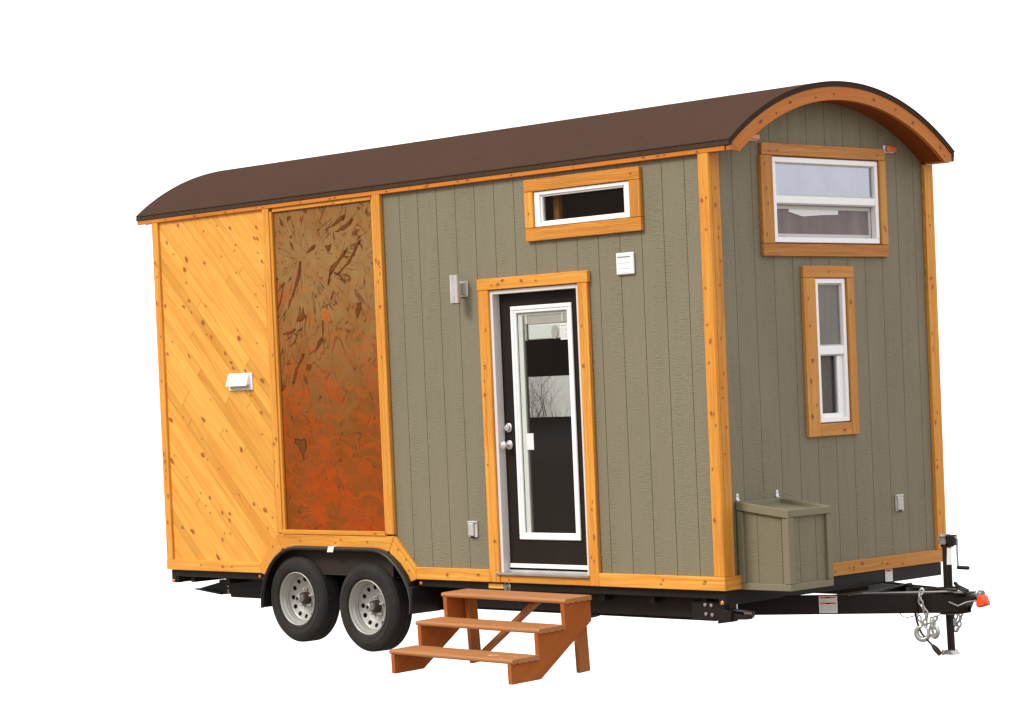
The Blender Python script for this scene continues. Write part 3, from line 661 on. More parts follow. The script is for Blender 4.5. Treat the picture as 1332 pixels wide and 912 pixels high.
def paper(m):
    m.poly([(.895, 2.939), (1.419, 2.939), (1.420, 2.885), (1.227, 2.879), (1.024, 2.867), (.991, 2.873), (.865, 2.899)], 'yz', -.034, -.031, M['paper'], bev=0)
    m.poly([(1.263, 3.0035), (1.409, 3.018), (1.414, 3.0035)], 'yz', -.008, -.006, M['paper'], bev=0)
part('paper_notice', paper, W1)
W2 = hung(1.068, 1.405, 1.432, 2.434, (1.905, 1.964), 'glass_narrow', 'glass_narrow_low', .034, 0, False)
W2['label'] = 'tall narrow white double hung window'
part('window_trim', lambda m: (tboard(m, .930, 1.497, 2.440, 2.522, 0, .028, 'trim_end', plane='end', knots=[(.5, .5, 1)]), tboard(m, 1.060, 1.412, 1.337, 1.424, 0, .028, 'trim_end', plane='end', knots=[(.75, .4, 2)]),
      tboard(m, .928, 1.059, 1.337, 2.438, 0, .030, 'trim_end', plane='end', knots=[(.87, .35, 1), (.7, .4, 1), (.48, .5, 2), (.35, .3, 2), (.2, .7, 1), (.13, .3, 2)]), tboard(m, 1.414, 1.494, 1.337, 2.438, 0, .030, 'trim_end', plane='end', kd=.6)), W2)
part('window_lining', lambda m: m.poly([(.5, 1.3), (2.0, 1.3), (2.0, 3.28), (.5, 3.28)], 'yz', -.26, -.24, M['interior'], bev=0), W1)

# ---------------------------------------------------------------- roof
X0, X1 = -6.315, .224
def arcpts(r, y0, y1, n=48, rz=RZ):
    return [(y0 + (y1 - y0) * (.5 - .5 * math.cos(PI * i / n)), ) for i in range(n + 1)]
def arcstrip(r_out, r_in, y0, y1, n=56, zoff=0.0):
    """outline of a curved band between two radii, ends cut by a_end lines"""
    a0 = math.acos((y0 - YC) / r_out); a1 = math.acos((y1 - YC) / r_out)
    o = [(YC + r_out * math.cos(a0 + (a1 - a0) * i / n), RZ + zoff + r_out * math.sin(a0 + (a1 - a0) * i / n)) for i in range(n + 1)]
    b0 = math.acos((max(y0, YC - r_in) - YC) / r_in); b1 = math.acos((y1 - YC) / r_in)
    return o, b0, b1
def band(m, ro, ri, y0, y1, x0, x1, mat, n=60, ycut0=None, ycut1=None, smooth=True, seed=(0, 0), zi=None):
    """curved plate between radii ri..ro, from x0 to x1; grain runs round the arc"""
    zi = RZ if zi is None else zi
    vs = []; fs = []
    for i in range(n + 1):
        ya = y0 + (y1 - y0) * (.5 - .5 * math.cos(PI * i / n)) if True else 0
        yb = (ycut0 if ycut0 is not None else y0) + ((ycut1 if ycut1 is not None else y1) - (ycut0 if ycut0 is not None else y0)) * (.5 - .5 * math.cos(PI * i / n))
        zo = RZ + math.sqrt(ro * ro - (ya - YC) ** 2); zz = zi + math.sqrt(max(0, ri * ri - (yb - YC) ** 2))
        vs += [(x1, ya, zo), (x1, yb, zz), (x0, ya, zo), (x0, yb, zz)]
    for i in range(n):
        a, b_ = 4 * i, 4 * (i + 1)
        fs += [[a, a + 1, b_ + 1, b_], [a + 2, b_ + 2, b_ + 3, a + 3], [a, b_, b_ + 2, a + 2], [a + 1, a + 3, b_ + 3, b_ + 1]]
    fs += [[0, 2, 3, 1], [4 * n, 4 * n + 1, 4 * n + 3, 4 * n + 2]]
    base = len(m.f); m.add(vs, fs, mat, smooth=smooth)
    # grain follows the arc
    for k in range(base, len(m.f)):
        uv = []
        for vi in m.f[k]:
            p = m.v[vi]; an = math.atan2(p.z - RZ, p.y - YC); rr = math.hypot(p.z - RZ, p.y - YC)
            uv.append((an * 2.0 + seed[0], rr + (p.x * 1.0) + seed[1]))
        m.uv[k] = uv
ROOF = part('roof', lambda m: band(m, RO + .003, RO - .003, -.040, 2.484, X0, X1 + .004, M['roof']), label='brown barrel vault metal roof')
part('rim_trim', lambda m: band(m, RO - .0034, 1.996, -.034, 2.478, X1 - .03, X1 + .002, M['roofedge']), ROOF)
part('rim_trim', lambda m: band(m, RO - .0034, 1.996, -.034, 2.478, X0 + .001, X0 + .03, M['roofedge']), ROOF)
def bargefn(xa, xb, s):
    def fn(m):
        band(m, 1.9955, 1.893, .0, 2.444, xa, xb, M['barge'], ycut0=.066, ycut1=2.378, seed=s, zi=1.760)
        # horizontal foot cuts down to the eave line
        for (ya, yb, yc) in ((-.030, .066, 0), (2.474, 2.378, 0)):
            zt = RZ + math.sqrt(1.9955 ** 2 - (ya + (.03 if ya < 0 else -.03) - YC) ** 2)
            zt0 = RZ + math.sqrt(1.9955 ** 2 - (ya - YC) ** 2)
            m.poly([(ya, 3.268), (yb, 3.262), (0.0 if ya < 0 else 2.444, zt - .0005), (ya, zt0)], 'yz', xa, xb, M['barge'], (0, .75, .66) if ya < 0 else (0, .75, -.66), 0, seed=s)
        for (yy, rr, k) in ((.30, 1.945, 2), (.62, 1.95, 2), (.90, 1.93, 1), (1.10, 1.94, 1), (1.55, 1.945, 2), (1.80, 1.95, 1), (2.0, 1.94, 2), (2.32, 1.95, 2), (2.37, 1.93, 1), (.47, 1.93, 1)):
            zz = 1.753 + math.sqrt(rr * rr - (yy - YC) ** 2); t = Vector((0, -(zz - RZ), yy - YC)).normalized()
            m.knot((xb, yy, zz), 'end', t, .026 if k == 2 else .016, .016 if k == 2 else .01, M['barge'], s, .5)
    return fn
part('barge_board', bargefn(X1 - .034, X1 - .004, (3, 7)), ROOF, 'curved stained timber barge board over the gable')
part('barge_board', lambda m: band(m, 1.9955, 1.893, .0, 2.444, X0 + .004, X0 + .034, M['barge'], ycut0=.10, ycut1=2.35, seed=(9, 4), zi=1.775), ROOF)
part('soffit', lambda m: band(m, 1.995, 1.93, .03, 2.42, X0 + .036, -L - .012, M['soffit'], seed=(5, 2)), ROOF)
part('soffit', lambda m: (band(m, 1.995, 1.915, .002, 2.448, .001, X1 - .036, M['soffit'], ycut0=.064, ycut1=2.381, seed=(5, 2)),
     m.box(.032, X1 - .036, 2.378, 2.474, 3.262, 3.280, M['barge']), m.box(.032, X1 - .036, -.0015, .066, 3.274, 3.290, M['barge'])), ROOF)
part('roof_deck', lambda m: band(m, RO - .0065, 1.945, .03, 2.42, X0 + .04, X1 - .04, M['dark']), ROOF)
part('flashing', lambda m: (m.box(X0, X1 - .001, -.040, -.002, 3.301, 3.331, M['flash'], bev=.002), m.box(X0 + .002, X1 - .03, -.028, -.002, 3.331, 3.3425, M['dark'], bev=0), m.box(X0 + .0, X1 - .001, 2.452, 2.480, 3.27, 3.345, M['flash'])), ROOF)  # dark strip paints the shadow under the roof sheet's edge
def share(src, parent, delta):
    c = src.copy(); COL.objects.link(c); c.parent = parent; c.location = Vector(src.location) + Vector(delta); return c
x_first = X0 + .12
for (y, nn) in ((.10, 12), (1.02, 12)):
    zz = RZ + math.sqrt((RO + .003) ** 2 - (y - YC) ** 2); n = Vector((0, y - YC, zz - RZ)).normalized(); c = Vector((x_first, y, zz))
    s0 = part('screw', lambda m: m.cyl(c - n * .001, n, .004, .0055, M['roofedge'], 8), ROOF)
    for i in range(1, nn): share(s0, ROOF, (i * .555 + random.uniform(-.05, .05), 0, 0))
s0 = part('screw', lambda m: m.cyl((x_first + .14, -.0405, 3.320), (0, -1, 0), .0025, .0045, M['roofedge'], 8), ROOF)
for i in range(1, 21): share(s0, ROOF, (i * .305, 0, random.uniform(-.006, .006)))

# ---------------------------------------------------------------- fittings
def hood(m):
    m.box(-5.182, -4.880, -.022, -.0105, 1.836, 1.974, M['whitepl'], bev=.003)
    m.poly([(-.022, 1.965), (-.022, 1.885), (-.066, 1.868), (-.066, 1.878), (-.034, 1.966)], 'yz', -5.170, -4.905, M['whitepl'], bev=.003)
    m.box(-5.15, -4.92, -.036, -.022, 1.848, 1.868, M['offwhite'])
part('vent_hood', hood, label='white exhaust hood on the diagonal pine planks')
def sq(m):
    m.box(-.846, -.684, -.020, -.0005, 2.510, 2.660, M['whitepl'], bev=.006)
    for i, h in enumerate((.004, .001, .001)): m.box(-.826, -.712, -.0225, -.019, 2.628 - i * .038, 2.628 - i * .038 + h + .001, M['greymetal'] if i == 0 else M['offwhite'], bev=0)
    rect_frame(m, -.830, -.704, 2.524, 2.640, .003, -.0225, -.020, M['whitepl'], bev=0)
part('vent_cover', sq, label='white square vent cover on the siding under the transom window')
LAMP = part('wall_lamp', lambda m: (m.box(-2.435, -2.338, -.014, -.0005, 2.446, 2.560, M['steel'], bev=.003), m.box(-2.405, -2.362, -.060, -.014, 2.462, 2.544, M['galv'], bev=.002)), label='brushed steel cylinder wall lamp left of the door')
part('lamp_tube', lambda m: (m.tube([(-2.385, -.092, 2.400), (-2.385, -.092, 2.606)], .037, M['steel'], 32), m.tube([(-2.385, -.092, 2.396), (-2.385, -.092, 2.400)], .034, M['roofedge'], 32)), LAMP)
def outlet(m, T):
    P = lambda a0, a1, d0, d1, z0, z1, mat: m.box(a0, a1, -d1, -d0, z0, z1, mat, bev=.003, M4=T)
    P(-.044, .046, .0005, .014, -.06, .06, M['offwhite'])
    m.poly([(-.038, -.052), (.018, -.052), (.022, .045), (-.038, .048)], 'xz', -.030, -.014, M['offwhite'], bev=.006, M4=T)
    P(-.046, .040, .014, .024, .045, .058, M['offwhite']); P(-.03, .03, .0235, .0255, .046, .049, M['dark'])
    for i in range(2): P(-.025 + i * .02, -.021 + i * .02, .0295, .0315, -.045, .035, M['galv'])
    P(-.02, .012, .012, .022, -.062, -.052, M['dark'])
part('outlet_cover', lambda m: outlet(m, Matrix.Translation((-2.390, 0, .741))), label='grey outlet cover on the siding left of the door')
part('outlet_cover', lambda m: outlet(m, Matrix.Translation((0, 1.952, .820)) @ Matrix.Rotation(PI / 2, 4, 'Z')), label='grey outlet cover low on the gable wall')
def marker(m, y, z, k=0):
    m.poly([(y - .066, z - .026), (y + .06, z - .026), (y + .06, z + .026), (y - .066, z + .026)], 'yz', .0005, .010, M['whitepl'], bev=.004)
    m.poly([(y - .05, z - .022), (y + .062, z - .022), (y + .062, z + .022), (y - .05, z + .022)], 'yz', .010, .036, M['redamber' if k else 'amber'], bev=.009)
part('marker_light', lambda m: marker(m, 1.99, 3.362, 1), label='red marker light right of the gable window')
part('marker_light', lambda m: marker(m, .455, 3.392, 0), label='amber marker light under the left end of the barge board')

# ---------------------------------------------------------------- storage box on the gable wall
bx0, bx1, by0, by1, bz0 = .012, .452, .136, .592, .353
def topz(x): return .944 - (x - bx0) / (bx1 - bx0) * .056
def boxbody(m):
    t = .018
    # near side: panel, stiles, rails
    m.poly([(bx0, bz0), (bx1, bz0), (bx1, topz(bx1) - .004), (bx0, topz(bx0) - .004)], 'xz', by0 + .022, by0 + .034, M['boxpaint'], bev=0)
    m.poly([(bx0, bz0), (bx1, bz0), (bx1, topz(bx1) - .004), (bx0, topz(bx0) - .004)], 'xz', by1 - .03, by1, M['boxpaint'], bev=0)
    m.poly([(by0 + .014, bz0), (by1, bz0), (by1, topz(bx1) - .004), (by0 + .014, topz(bx1) - .004)], 'yz', bx1 - .034, bx1 - .020, M['boxpaint'], bev=0)
    m.box(bx0, bx1 - .02, by0 + .03, by1 - .02, bz0, bz0 + .02, M['boxpaint'], bev=0)
    for x in (.26 - .09, .26 + .115): m.box(x - .0018, x + .0018, by0 + .0212, by0 + .0225, bz0 + .046, topz(x) - .06, M['boxline'], bev=0)
    for y in (.272, .445): m.box(bx1 - .0205, bx1 - .0192, y - .0018, y + .0018, bz0 + .046, .83, M['boxline'], bev=0)
part_box = part('storage_box', boxbody, label='olive grey lidded storage box on the gable wall above the tongue')
def boxframe(m):
    b = .003; P = M['boxframe']
    m.poly([(bx0, bz0 + .046), (bx0 + .05, bz0 + .046), (bx0 + .05, topz(bx0 + .05) - .066), (bx0, topz(bx0) - .06)], 'xz', by0, by0 + .024, P, bev=b)
    m.poly([(bx1 - .052, bz0 + .046), (bx1, bz0 + .046), (bx1, topz(bx1) - .062), (bx1 - .052, topz(bx1 - .052) - .062)], 'xz', by0, by0 + .024, P, bev=b)
    m.poly([(bx0, bz0), (bx1, bz0), (bx1, bz0 + .044), (bx0, bz0 + .044)], 'xz', by0, by0 + .024, P, (1, 0, 0), b)
    m.poly([(by0 + .002, bz0 + .046), (by0 + .058, bz0 + .046), (by0 + .058, topz(bx1) - .05), (by0 + .002, topz(bx1) - .05)], 'yz', bx1 - .022, bx1 + .002, P, bev=b)
    m.poly([(by1 - .052, bz0 + .046), (by1, bz0 + .046), (by1, topz(bx1) - .05), (by1 - .052, topz(bx1) - .05)], 'yz', bx1 - .022, bx1 + .002, P, bev=b)
    m.poly([(by0 + .002, bz0), (by1, bz0), (by1, bz0 + .044), (by0 + .002, bz0 + .044)], 'yz', bx1 - .022, bx1 + .002, P, (0, 1, 0), b)
part('frame', boxframe, part_box)
def lid(m):
    P = M['boxframe']; d = .056
    m.poly([(bx0, topz(bx0) - d), (bx1 + .004, topz(bx1) - d), (bx1 + .004, topz(bx1)), (bx0, topz(bx0))], 'xz', by0 - .004, by0 + .016, P, (1, 0, 0), .003)
    m.poly([(bx0, topz(bx0) - d), (bx1 + .004, topz(bx1) - d), (bx1 + .004, topz(bx1)), (bx0, topz(bx0))], 'xz', by1 - .012, by1 + .006, P, (1, 0, 0), .003)
    m.poly([(by0 + .016, topz(bx1) - .048), (by1 - .012, topz(bx1) - .048), (by1 - .012, topz(bx1) + .001), (by0 + .016, topz(bx1) + .001)], 'yz', bx1 - .014, bx1 + .006, P, (0, 1, 0), .003)
    m.poly([(by0 + .016, topz(bx0) - d), (by1 - .012, topz(bx0) - d), (by1 - .012, topz(bx0) - .003), (by0 + .016, topz(bx0) - .003)], 'yz', bx0, bx0 + .035, P, (0, 1, 0), .003)
    m.poly([(bx0 + .03, topz(bx0 + .03) - .045), (bx1 - .012, topz(bx1 - .012) - .045), (bx1 - .012, topz(bx1 - .012) - .030), (bx0 + .03, topz(bx0 + .03) - .030)], 'xz', by0 + .014, by1 - .010, P, (1, 0, 0), 0)
part('lid', lid, part_box)
for yy in (.165, .583):
    part('hinge', lambda m: (m.poly([(yy - .010, .990), (yy, .998), (yy + .010, .990), (yy + .015, .948), (yy - .015, .948)], 'yz', .0005, .006, M['whitepl'], bev=.001), m.cyl((.007, yy - .017, .946), (0, 1, 0), .034, .0065, M['galv'], 10), m.cyl((.006, yy, .978), (1, 0, 0), .003, .0035, M['dark'], 8)), part_box)

# ---------------------------------------------------------------- trailer frame
def frame(m):
    B = M['black']
    for (xa, xb) in ((-6.10, -4.825), (-3.03, .0)):                                            # side angle
        m.box(xa, xb, .004, .05, .300, .352, B); m.box(xa, xb, .05, .075, .300, .309, B)
    m.box(-6.10, -.01, W - .05, W - .004, .300, .352, B)
    m.box(-6.105, -6.045, .006, W - .006, .245, .350, B)                                        # rear channel
    m.box(-6.044, -6.02, .01, .06, .245, .300, B)
    m.box(-.055, -.002, .0, W - .004, .256, .352, B)                                            # front channel
    m.box(-.054, .006, -.002, .05, .268, .350, B)
    m.box(-5.62, -.30, .24, .29, .118, .30, B); m.box(-5.62, -.30, 2.15, 2.20, .118, .30, B)    # main rails
    for i in range(13): m.box(-5.9 + i * .47, -5.85 + i * .47, .25 if 2 < i < 7 else .05, W - .06, .25, .298, B)
    m.box(-5.66, -4.86, .285, .32, .108, .30, B)
    m.box(-2.6, -.2, .12, .20, .152, .30, B)
    m.box(-6.08, -.02, .05, W - .05, .3525, .358, M['dark'], bev=0)
FR = part('trailer_frame', frame, label='black steel trailer frame under the house')
def well(m):
    m.box(-4.90, -2.98, .235, .24, .10, .56, M['dark'], bev=0)
    m.box(-4.55, -3.33, .01, .235, .572, .580, M['dark'], bev=0)
part('wheel_well', well, FR)
for x, z in ((-2.994, .326), (-4.919, .328), (-6.075, .262), (-.022, .275)):
    y = .004 if -6 < x < -.1 else (.006 if x < -6 else -.002)
    part('bolt', lambda m: m.lathe([(0, .014), (-.006, .013), (-.010, .007), (-.011, 0)], (x, y, z), M['amber'], 12), FR, 'small amber plastic cap on the frame')
for (x, z) in ((-.215, .252), (-.160, .250), (-.210, .190), (-.155, .186)):
    part('bolt', lambda m: m.lathe([(0, .014), (-.008, .012), (-.010, 0)], (x, .046, z), M['galv'], 10), FR)
def stab(m):   # folded stabiliser leg at the near front corner
    m.box(-.34, .0, .048, .12, .150, .275, M['black']); m.poly([(-.09, .13), (.02, .145), (.03, .215), (-.09, .24)], 'xz', .02, .10, M['black'])
    m.tube([(-.05, .06, .225), (.16, .10, .205)], .014, M['black'], 8); m.cyl((.10, .085, .195), (1, .15, 0), .06, .022, M['hub'], 14)
    m.poly([(-.05, .215), (.15, .185), (.15, .165), (-.05, .155)], 'xz', .04, .10, M['black'])
part('stabiliser', stab, FR)
def stab2(m):  # folded stabiliser at the rear
    m.poly([(-6.17, .160), (-5.82, .232), (-5.64, .235), (-5.60, .14), (-5.80, .125)], 'xz', .30, .33, M['black'])
    m.poly([(-6.17, .160), (-5.80, .125), (-5.80, .15), (-6.15, .17)], 'xz', .28, .34, M['black'])
    m.box(-5.83, -5.60, .29, .34, .135, .25, M['black'])
    for z in (.20, .165, .145): m.lathe([(0, .012), (-.008, .010), (-.009, 0)], (-5.70, .29, z), M['galv'], 10)
part('stabiliser', stab2, FR)
part('reflector', lambda m: m.box(-2.262, -2.108, .0005, .004, .309, .343, M['yellow'], bev=0), FR)
def seal(m):
    c = (-2.068, .002, .323); m.tube([(c[0] + .030 * math.cos(a), c[1], c[2] + .036 * math.sin(a)) for a in [2 * PI * i / 24 for i in range(24)]], .0045, M['galv'], 6, closed=True)
    m.tube([(c[0] + .018 * math.cos(a), c[1], c[2] + .018 * math.sin(a)) for a in [2 * PI * i / 20 for i in range(20)]], .003, M['galv'], 6, closed=True)
    m.box(c[0] - .026, c[0] + .026, .0, .003, c[2] - .003, c[2] + .003, M['galv'], bev=0); m.box(c[0] - .016, c[0] + .016, .0, .003, c[2] + .008, c[2] + .013, M['galv'], bev=0)
part('emblem', seal, FR, 'small round silver emblem on the frame rail')
def wsign(m, T, w, h, rows):
    m.box(-w / 2, w / 2, -.002, 0, -h / 2, h / 2, M['paper'], bev=0, M4=T)
    for z in rows:
        m.box(-w / 2 + .008, w / 2 - .008, -.003, -.002, z - .006, z + .006, M['orange'], bev=0, M4=T)
        m.box(-.018, .018, -.0035, -.003, z - .003, z + .003, M['dark'], bev=0, M4=T)
    z = h / 2 - .02
    while z > -h / 2 + .008:
        if all(abs(z - r) > .010 for r in rows):
            x = -w / 2 + .010
            while x < w / 2 - .012:
                l_ = min(random.uniform(.006, .018), w / 2 - .010 - x); m.box(x, x + l_, -.003, -.002, z, z + .002, M['ink'], bev=0, M4=T); x += l_ + .004
        z -= .0065
part('warning_sign', lambda m: wsign(m, Matrix.Translation((.0, 1.805, .308)) @ Matrix.Rotation(PI / 2, 4, 'Z'), .085, .088, [.033]), FR, 'small white warning label with orange header on the front channel')
# A-frame tongue
apex = Vector((1.09, 1.195)); A0 = Vector((-.30, .475))
dirn = (apex - A0).normalized(); th = math.atan2(dirn.y, dirn.x); ln = (apex - A0).length
def Tg(sgn):
    if sgn > 0: return Matrix.Translation((A0.x, A0.y, 0)) @ Matrix.Rotation(th, 4, 'Z')
    return Matrix.Translation((A0.x, 2.44 - A0.y, 0)) @ Matrix.Rotation(-th, 4, 'Z')
def beam(m, s):
    T = Tg(s); B = M['black']
    m.box(0, ln, 0 if s > 0 else -.008, .008 if s > 0 else 0, .137, .264, B, M4=T, bev=.001)
    a, b_ = (0, .055) if s > 0 else (-.055, 0)
    m.box(0, ln, a, b_, .258, .265, B, M4=T, bev=.001); m.box(0, ln, a, b_, .136, .143, B, M4=T, bev=.001)
TON = part('tongue', lambda m: beam(m, 1), FR, 'black A shaped tongue with chains, jack and coupler')
part('tongue', lambda m: beam(m, -1), FR)
part('cross_member', lambda m: (m.tube([(.40, .80, .262), (.30, 1.66, .268)], .010, M['black'], 8), m.tube([(.02, 1.70, .262), (.70, 1.40, .270)], .012, M['black'], 8), m.box(.20, .27, .80, 1.64, .20, .255, M['black']), m.box(.72, .80, 1.03, 1.41, .14, .26, M['black'])), FR)
part('warning_sign', lambda m: wsign(m, Tg(1) @ Matrix.Translation((.632, -.0015, .203)), .125, .116, [.048, .008]), FR, 'white warning label with two orange bars on the tongue')
def coupler(m):
    B = M['black']
    m.box(.86, 1.10, 1.14, 1.30, .262, .272, B); m.box(.86, 1.06, 1.16, 1.28, .128, .138, B)
    m.poly([(.98, .268), (1.13, .262), (1.165, .252), (1.165, .222), (1.10, .206), (1.05, .186), (1.0, .205)], 'xz', 1.165, 1.275, B, bev=.012)
    m.poly([(1.03, .20), (1.10, .205), (1.07, .145), (1.00, .14)], 'xz', 1.17, 1.27, B)
    m.tube([(.90, 1.17, .236), (1.0, 1.14, .205), (1.06, 1.14, .186), (1.12, 1.15, .212), (1.17, 1.19, .222)], .006, M['greymetal'], 8)
    m.tube([(.985, 1.22, .33), (1.02, 1.20, .312), (1.10, 1.20, .282)], .013, B, 10); m.tube([(.92, 1.2, .275), (1.0, 1.2, .300), (1.05, 1.19, .293), (1.11, 1.2, .262)], .010, B, 8)
part('coupler', coupler, FR)
part('coupler_cap', lambda m: (m.tube([(1.155, 1.22, .245), (1.172, 1.22, .248), (1.185, 1.22, .262), (1.205, 1.22, .262)], [.02, .024, .03, .026], M['greymetal'], 16), m.poly([(1.180, .262), (1.222, .256), (1.248, .190), (1.18, .170), (1.160, .190), (1.17, .215)], 'xz', 1.185, 1.255, M['redcap'], bev=.010), m.poly([(1.13, .222), (1.19, .222), (1.19, .212), (1.13, .214)], 'xz', 1.18, 1.26, M['redcap'])), FR, 'red orange cap on the coupler')
def jack(m):
    B = M['black']; jx, jy = .928, 1.22
    m.tube([(jx, jy, .16), (jx, jy, .60)], .031, B, 24); m.tube([(jx + .008, jy, -.125), (jx, jy, .16)], .026, B, 24)
    m.box(jx - .05, jx + .05, jy - .05, jy + .05, .118, .136, M['greymetal'])
    m.poly([(jx - .045, -.152), (jx + .052, -.152), (jx + .028, -.120), (jx - .018, -.120)], 'xz', jy - .042, jy + .042, M['galv'], bev=.004)
    m.box(jx - .03, jx - .012, jy - .062, jy - .05, -.155, -.118, M['galv'])
JK = part('jack', jack, FR, 'black tongue jack with grey head and side crank')
def jhead(m):
    jx, jy = .928, 1.22
    m.lathe([(0, 0)] * 0 + [(0, .03)], (0, 0, 0), M['black'], 4) if False else None
    m.tube([(jx - .018, jy, .592), (jx - .018, jy, .618)], .042, M['greymetal'], 24); m.tube([(jx - .018, jy, .618), (jx - .018, jy, .646)], .033, M['greymetal'], 24); m.tube([(jx - .018, jy, .646), (jx - .018, jy, .658)], [.044, .040], M['greymetal'], 24)
    m.box(jx + .012, jx + .068, jy - .03, jy + .03, .582, .655, M['black'], bev=.005); m.box(jx - .03, jx + .04, jy - .03, jy + .03, .572, .600, M['black'], bev=.004)
part('jack_head', jhead, JK)
part('crank', lambda m: (m.tube([(.985, 1.22, .640), (.999, 1.22, .640), (1.010, 1.22, .634), (1.014, 1.22, .620), (1.010, 1.22, .55), (1.014, 1.22, .442)], .0065, M['greymetal'], 8), m.tube([(1.010, 1.22, .436), (1.098, 1.22, .434)], .013, M['black'], 12)), JK)
part('sticker', lambda m: (m.poly([(.0, 0), (.034, 0), (.038, .115), (.006, .115)], 'xz', -.0335, -.0315, M['paper'], bev=0, M4=Matrix.Translation((.928, 1.22, .455)) @ Matrix.Rotation(.5, 4, 'Z')), m.poly([(.006, .115), (.036, .115), (.036, .13), (.006, .13)], 'xz', -.0335, -.0315, M['orange'], bev=0, M4=Matrix.Translation((.928, 1.22, .455)) @ Matrix.Rotation(.5, 4, 'Z'))), JK)
# chains, hooks, cable
def chain(m, path, link=.038, wr=.0045):
    P = [Vector(p) for p in path]; pts = []; seg = []
    tot = sum((P[i + 1] - P[i]).length for i in range(len(P) - 1)); n = max(2, int(tot / (link * .78)))
    def at(d):
        for i in range(len(P) - 1):
            l_ = (P[i + 1] - P[i]).length
            if d <= l_ or i == len(P) - 2: return P[i] + (P[i + 1] - P[i]) * (d / l_), (P[i + 1] - P[i]).normalized()
            d -= l_
    for k in range(n):
        c, t = at((k + .5) * tot / n); a = t.orthogonal().normalized(); a = Matrix.Rotation(k * PI / 2 + .6, 3, t) @ a
        lp = []
        for j in range(14):
            q_ = 2 * PI * j / 14; lp.append(c + t * (math.cos(q_) * link * .5) + a * (math.sin(q_) * link * .30))
        m.tube(lp, wr, M['galv'], 6, closed=True)
def hook(m, c, r, rot):
    T = Matrix.Translation(c) @ Matrix.Rotation(rot, 4, 'Z')
    pts = [(r * math.cos(a), 0, r * math.sin(a)) for a in [math.radians(95 + i * 300 / 20) for i in range(21)]]
    rs = [.011 + .008 * math.sin(PI * i / 20) for i in range(21)]
    m.tube(pts, rs, M['galv'], 12, M4=T); m.tube([(r * .0, 0, r), (.004, 0, r + .022)], .009, M['galv'], 10, M4=T)
    m.tube([(r * .75, 0, r * .55), (r * .3, 0, r * 1.0)], .005, M['galv'], 8, M4=T)
part('safety_chain', lambda m: (chain(m, [(.852, 1.035, .300), (.836, 1.025, .266), (.838, 1.02, .225), (.855, 1.03, .180), (.872, 1.04, .137), (.863, 1.05, .105), (.842, 1.05, .062)], .046, .0062), chain(m, [(.800, 1.05, .125), (.812, 1.05, .08), (.85, 1.05, .055)], .042, .0058), chain(m, [(.95, 1.08, .135), (.91, 1.08, .10), (.90, 1.07, .07), (.86, 1.06, .05)], .042, .0058), chain(m, [(.905, 1.05, .115), (.915, 1.05, .06), (.93, 1.05, .03)], .042, .0058)), FR, 'galvanised safety chain looped over the tongue')
part('safety_chain', lambda m: (chain(m, [(1.0, 1.25, .14), (.996, 1.25, .09), (.985, 1.25, .05), (.965, 1.25, .0)], .043, .0060), chain(m, [(.952, 1.26, .12), (.948, 1.26, .06), (.955, 1.25, .0)], .043, .0060)), FR, 'galvanised chain hanging behind the jack')
part('hook', lambda m: hook(m, (.828, 1.05, .004), .044, .3), FR); part('hook', lambda m: hook(m, (.925, 1.05, .028), .043, -.4), FR)
part('wiring', lambda m: (m.tube([(.642, 1.05, .140), (.66, 1.05, .113), (.703, 1.05, .103), (.76, 1.05, .115), (.815, 1.05, .142)], .003, M['black'], 6),
     m.tube([(.774, 1.05, .14), (.782, 1.05, .09), (.80, 1.05, .035), (.82, 1.05, .0), (.856, 1.05, -.035), (.914, 1.05, -.085)], .0075, M['black'], 8), m.tube([(.905, 1.05, -.076), (.930, 1.05, -.100), (.965, 1.05, -.132)], [.012, .019, .017], M['black'], 12),
     m.tube([(.75, 1.2, .276), (.88, 1.13, .290), (1.0, 1.12, .300), (1.06, 1.14, .295)], .008, M['black'], 8), m.tube([(.7, 1.3, .276), (.9, 1.16, .300), (1.03, 1.15, .310)], .007, M['black'], 8), m.tube([(.45, .90, .272), (.9, 1.10, .279), (1.05, 1.15, .285)], .007, M['greymetal'], 8)), FR, 'black trailer light cable with plug')

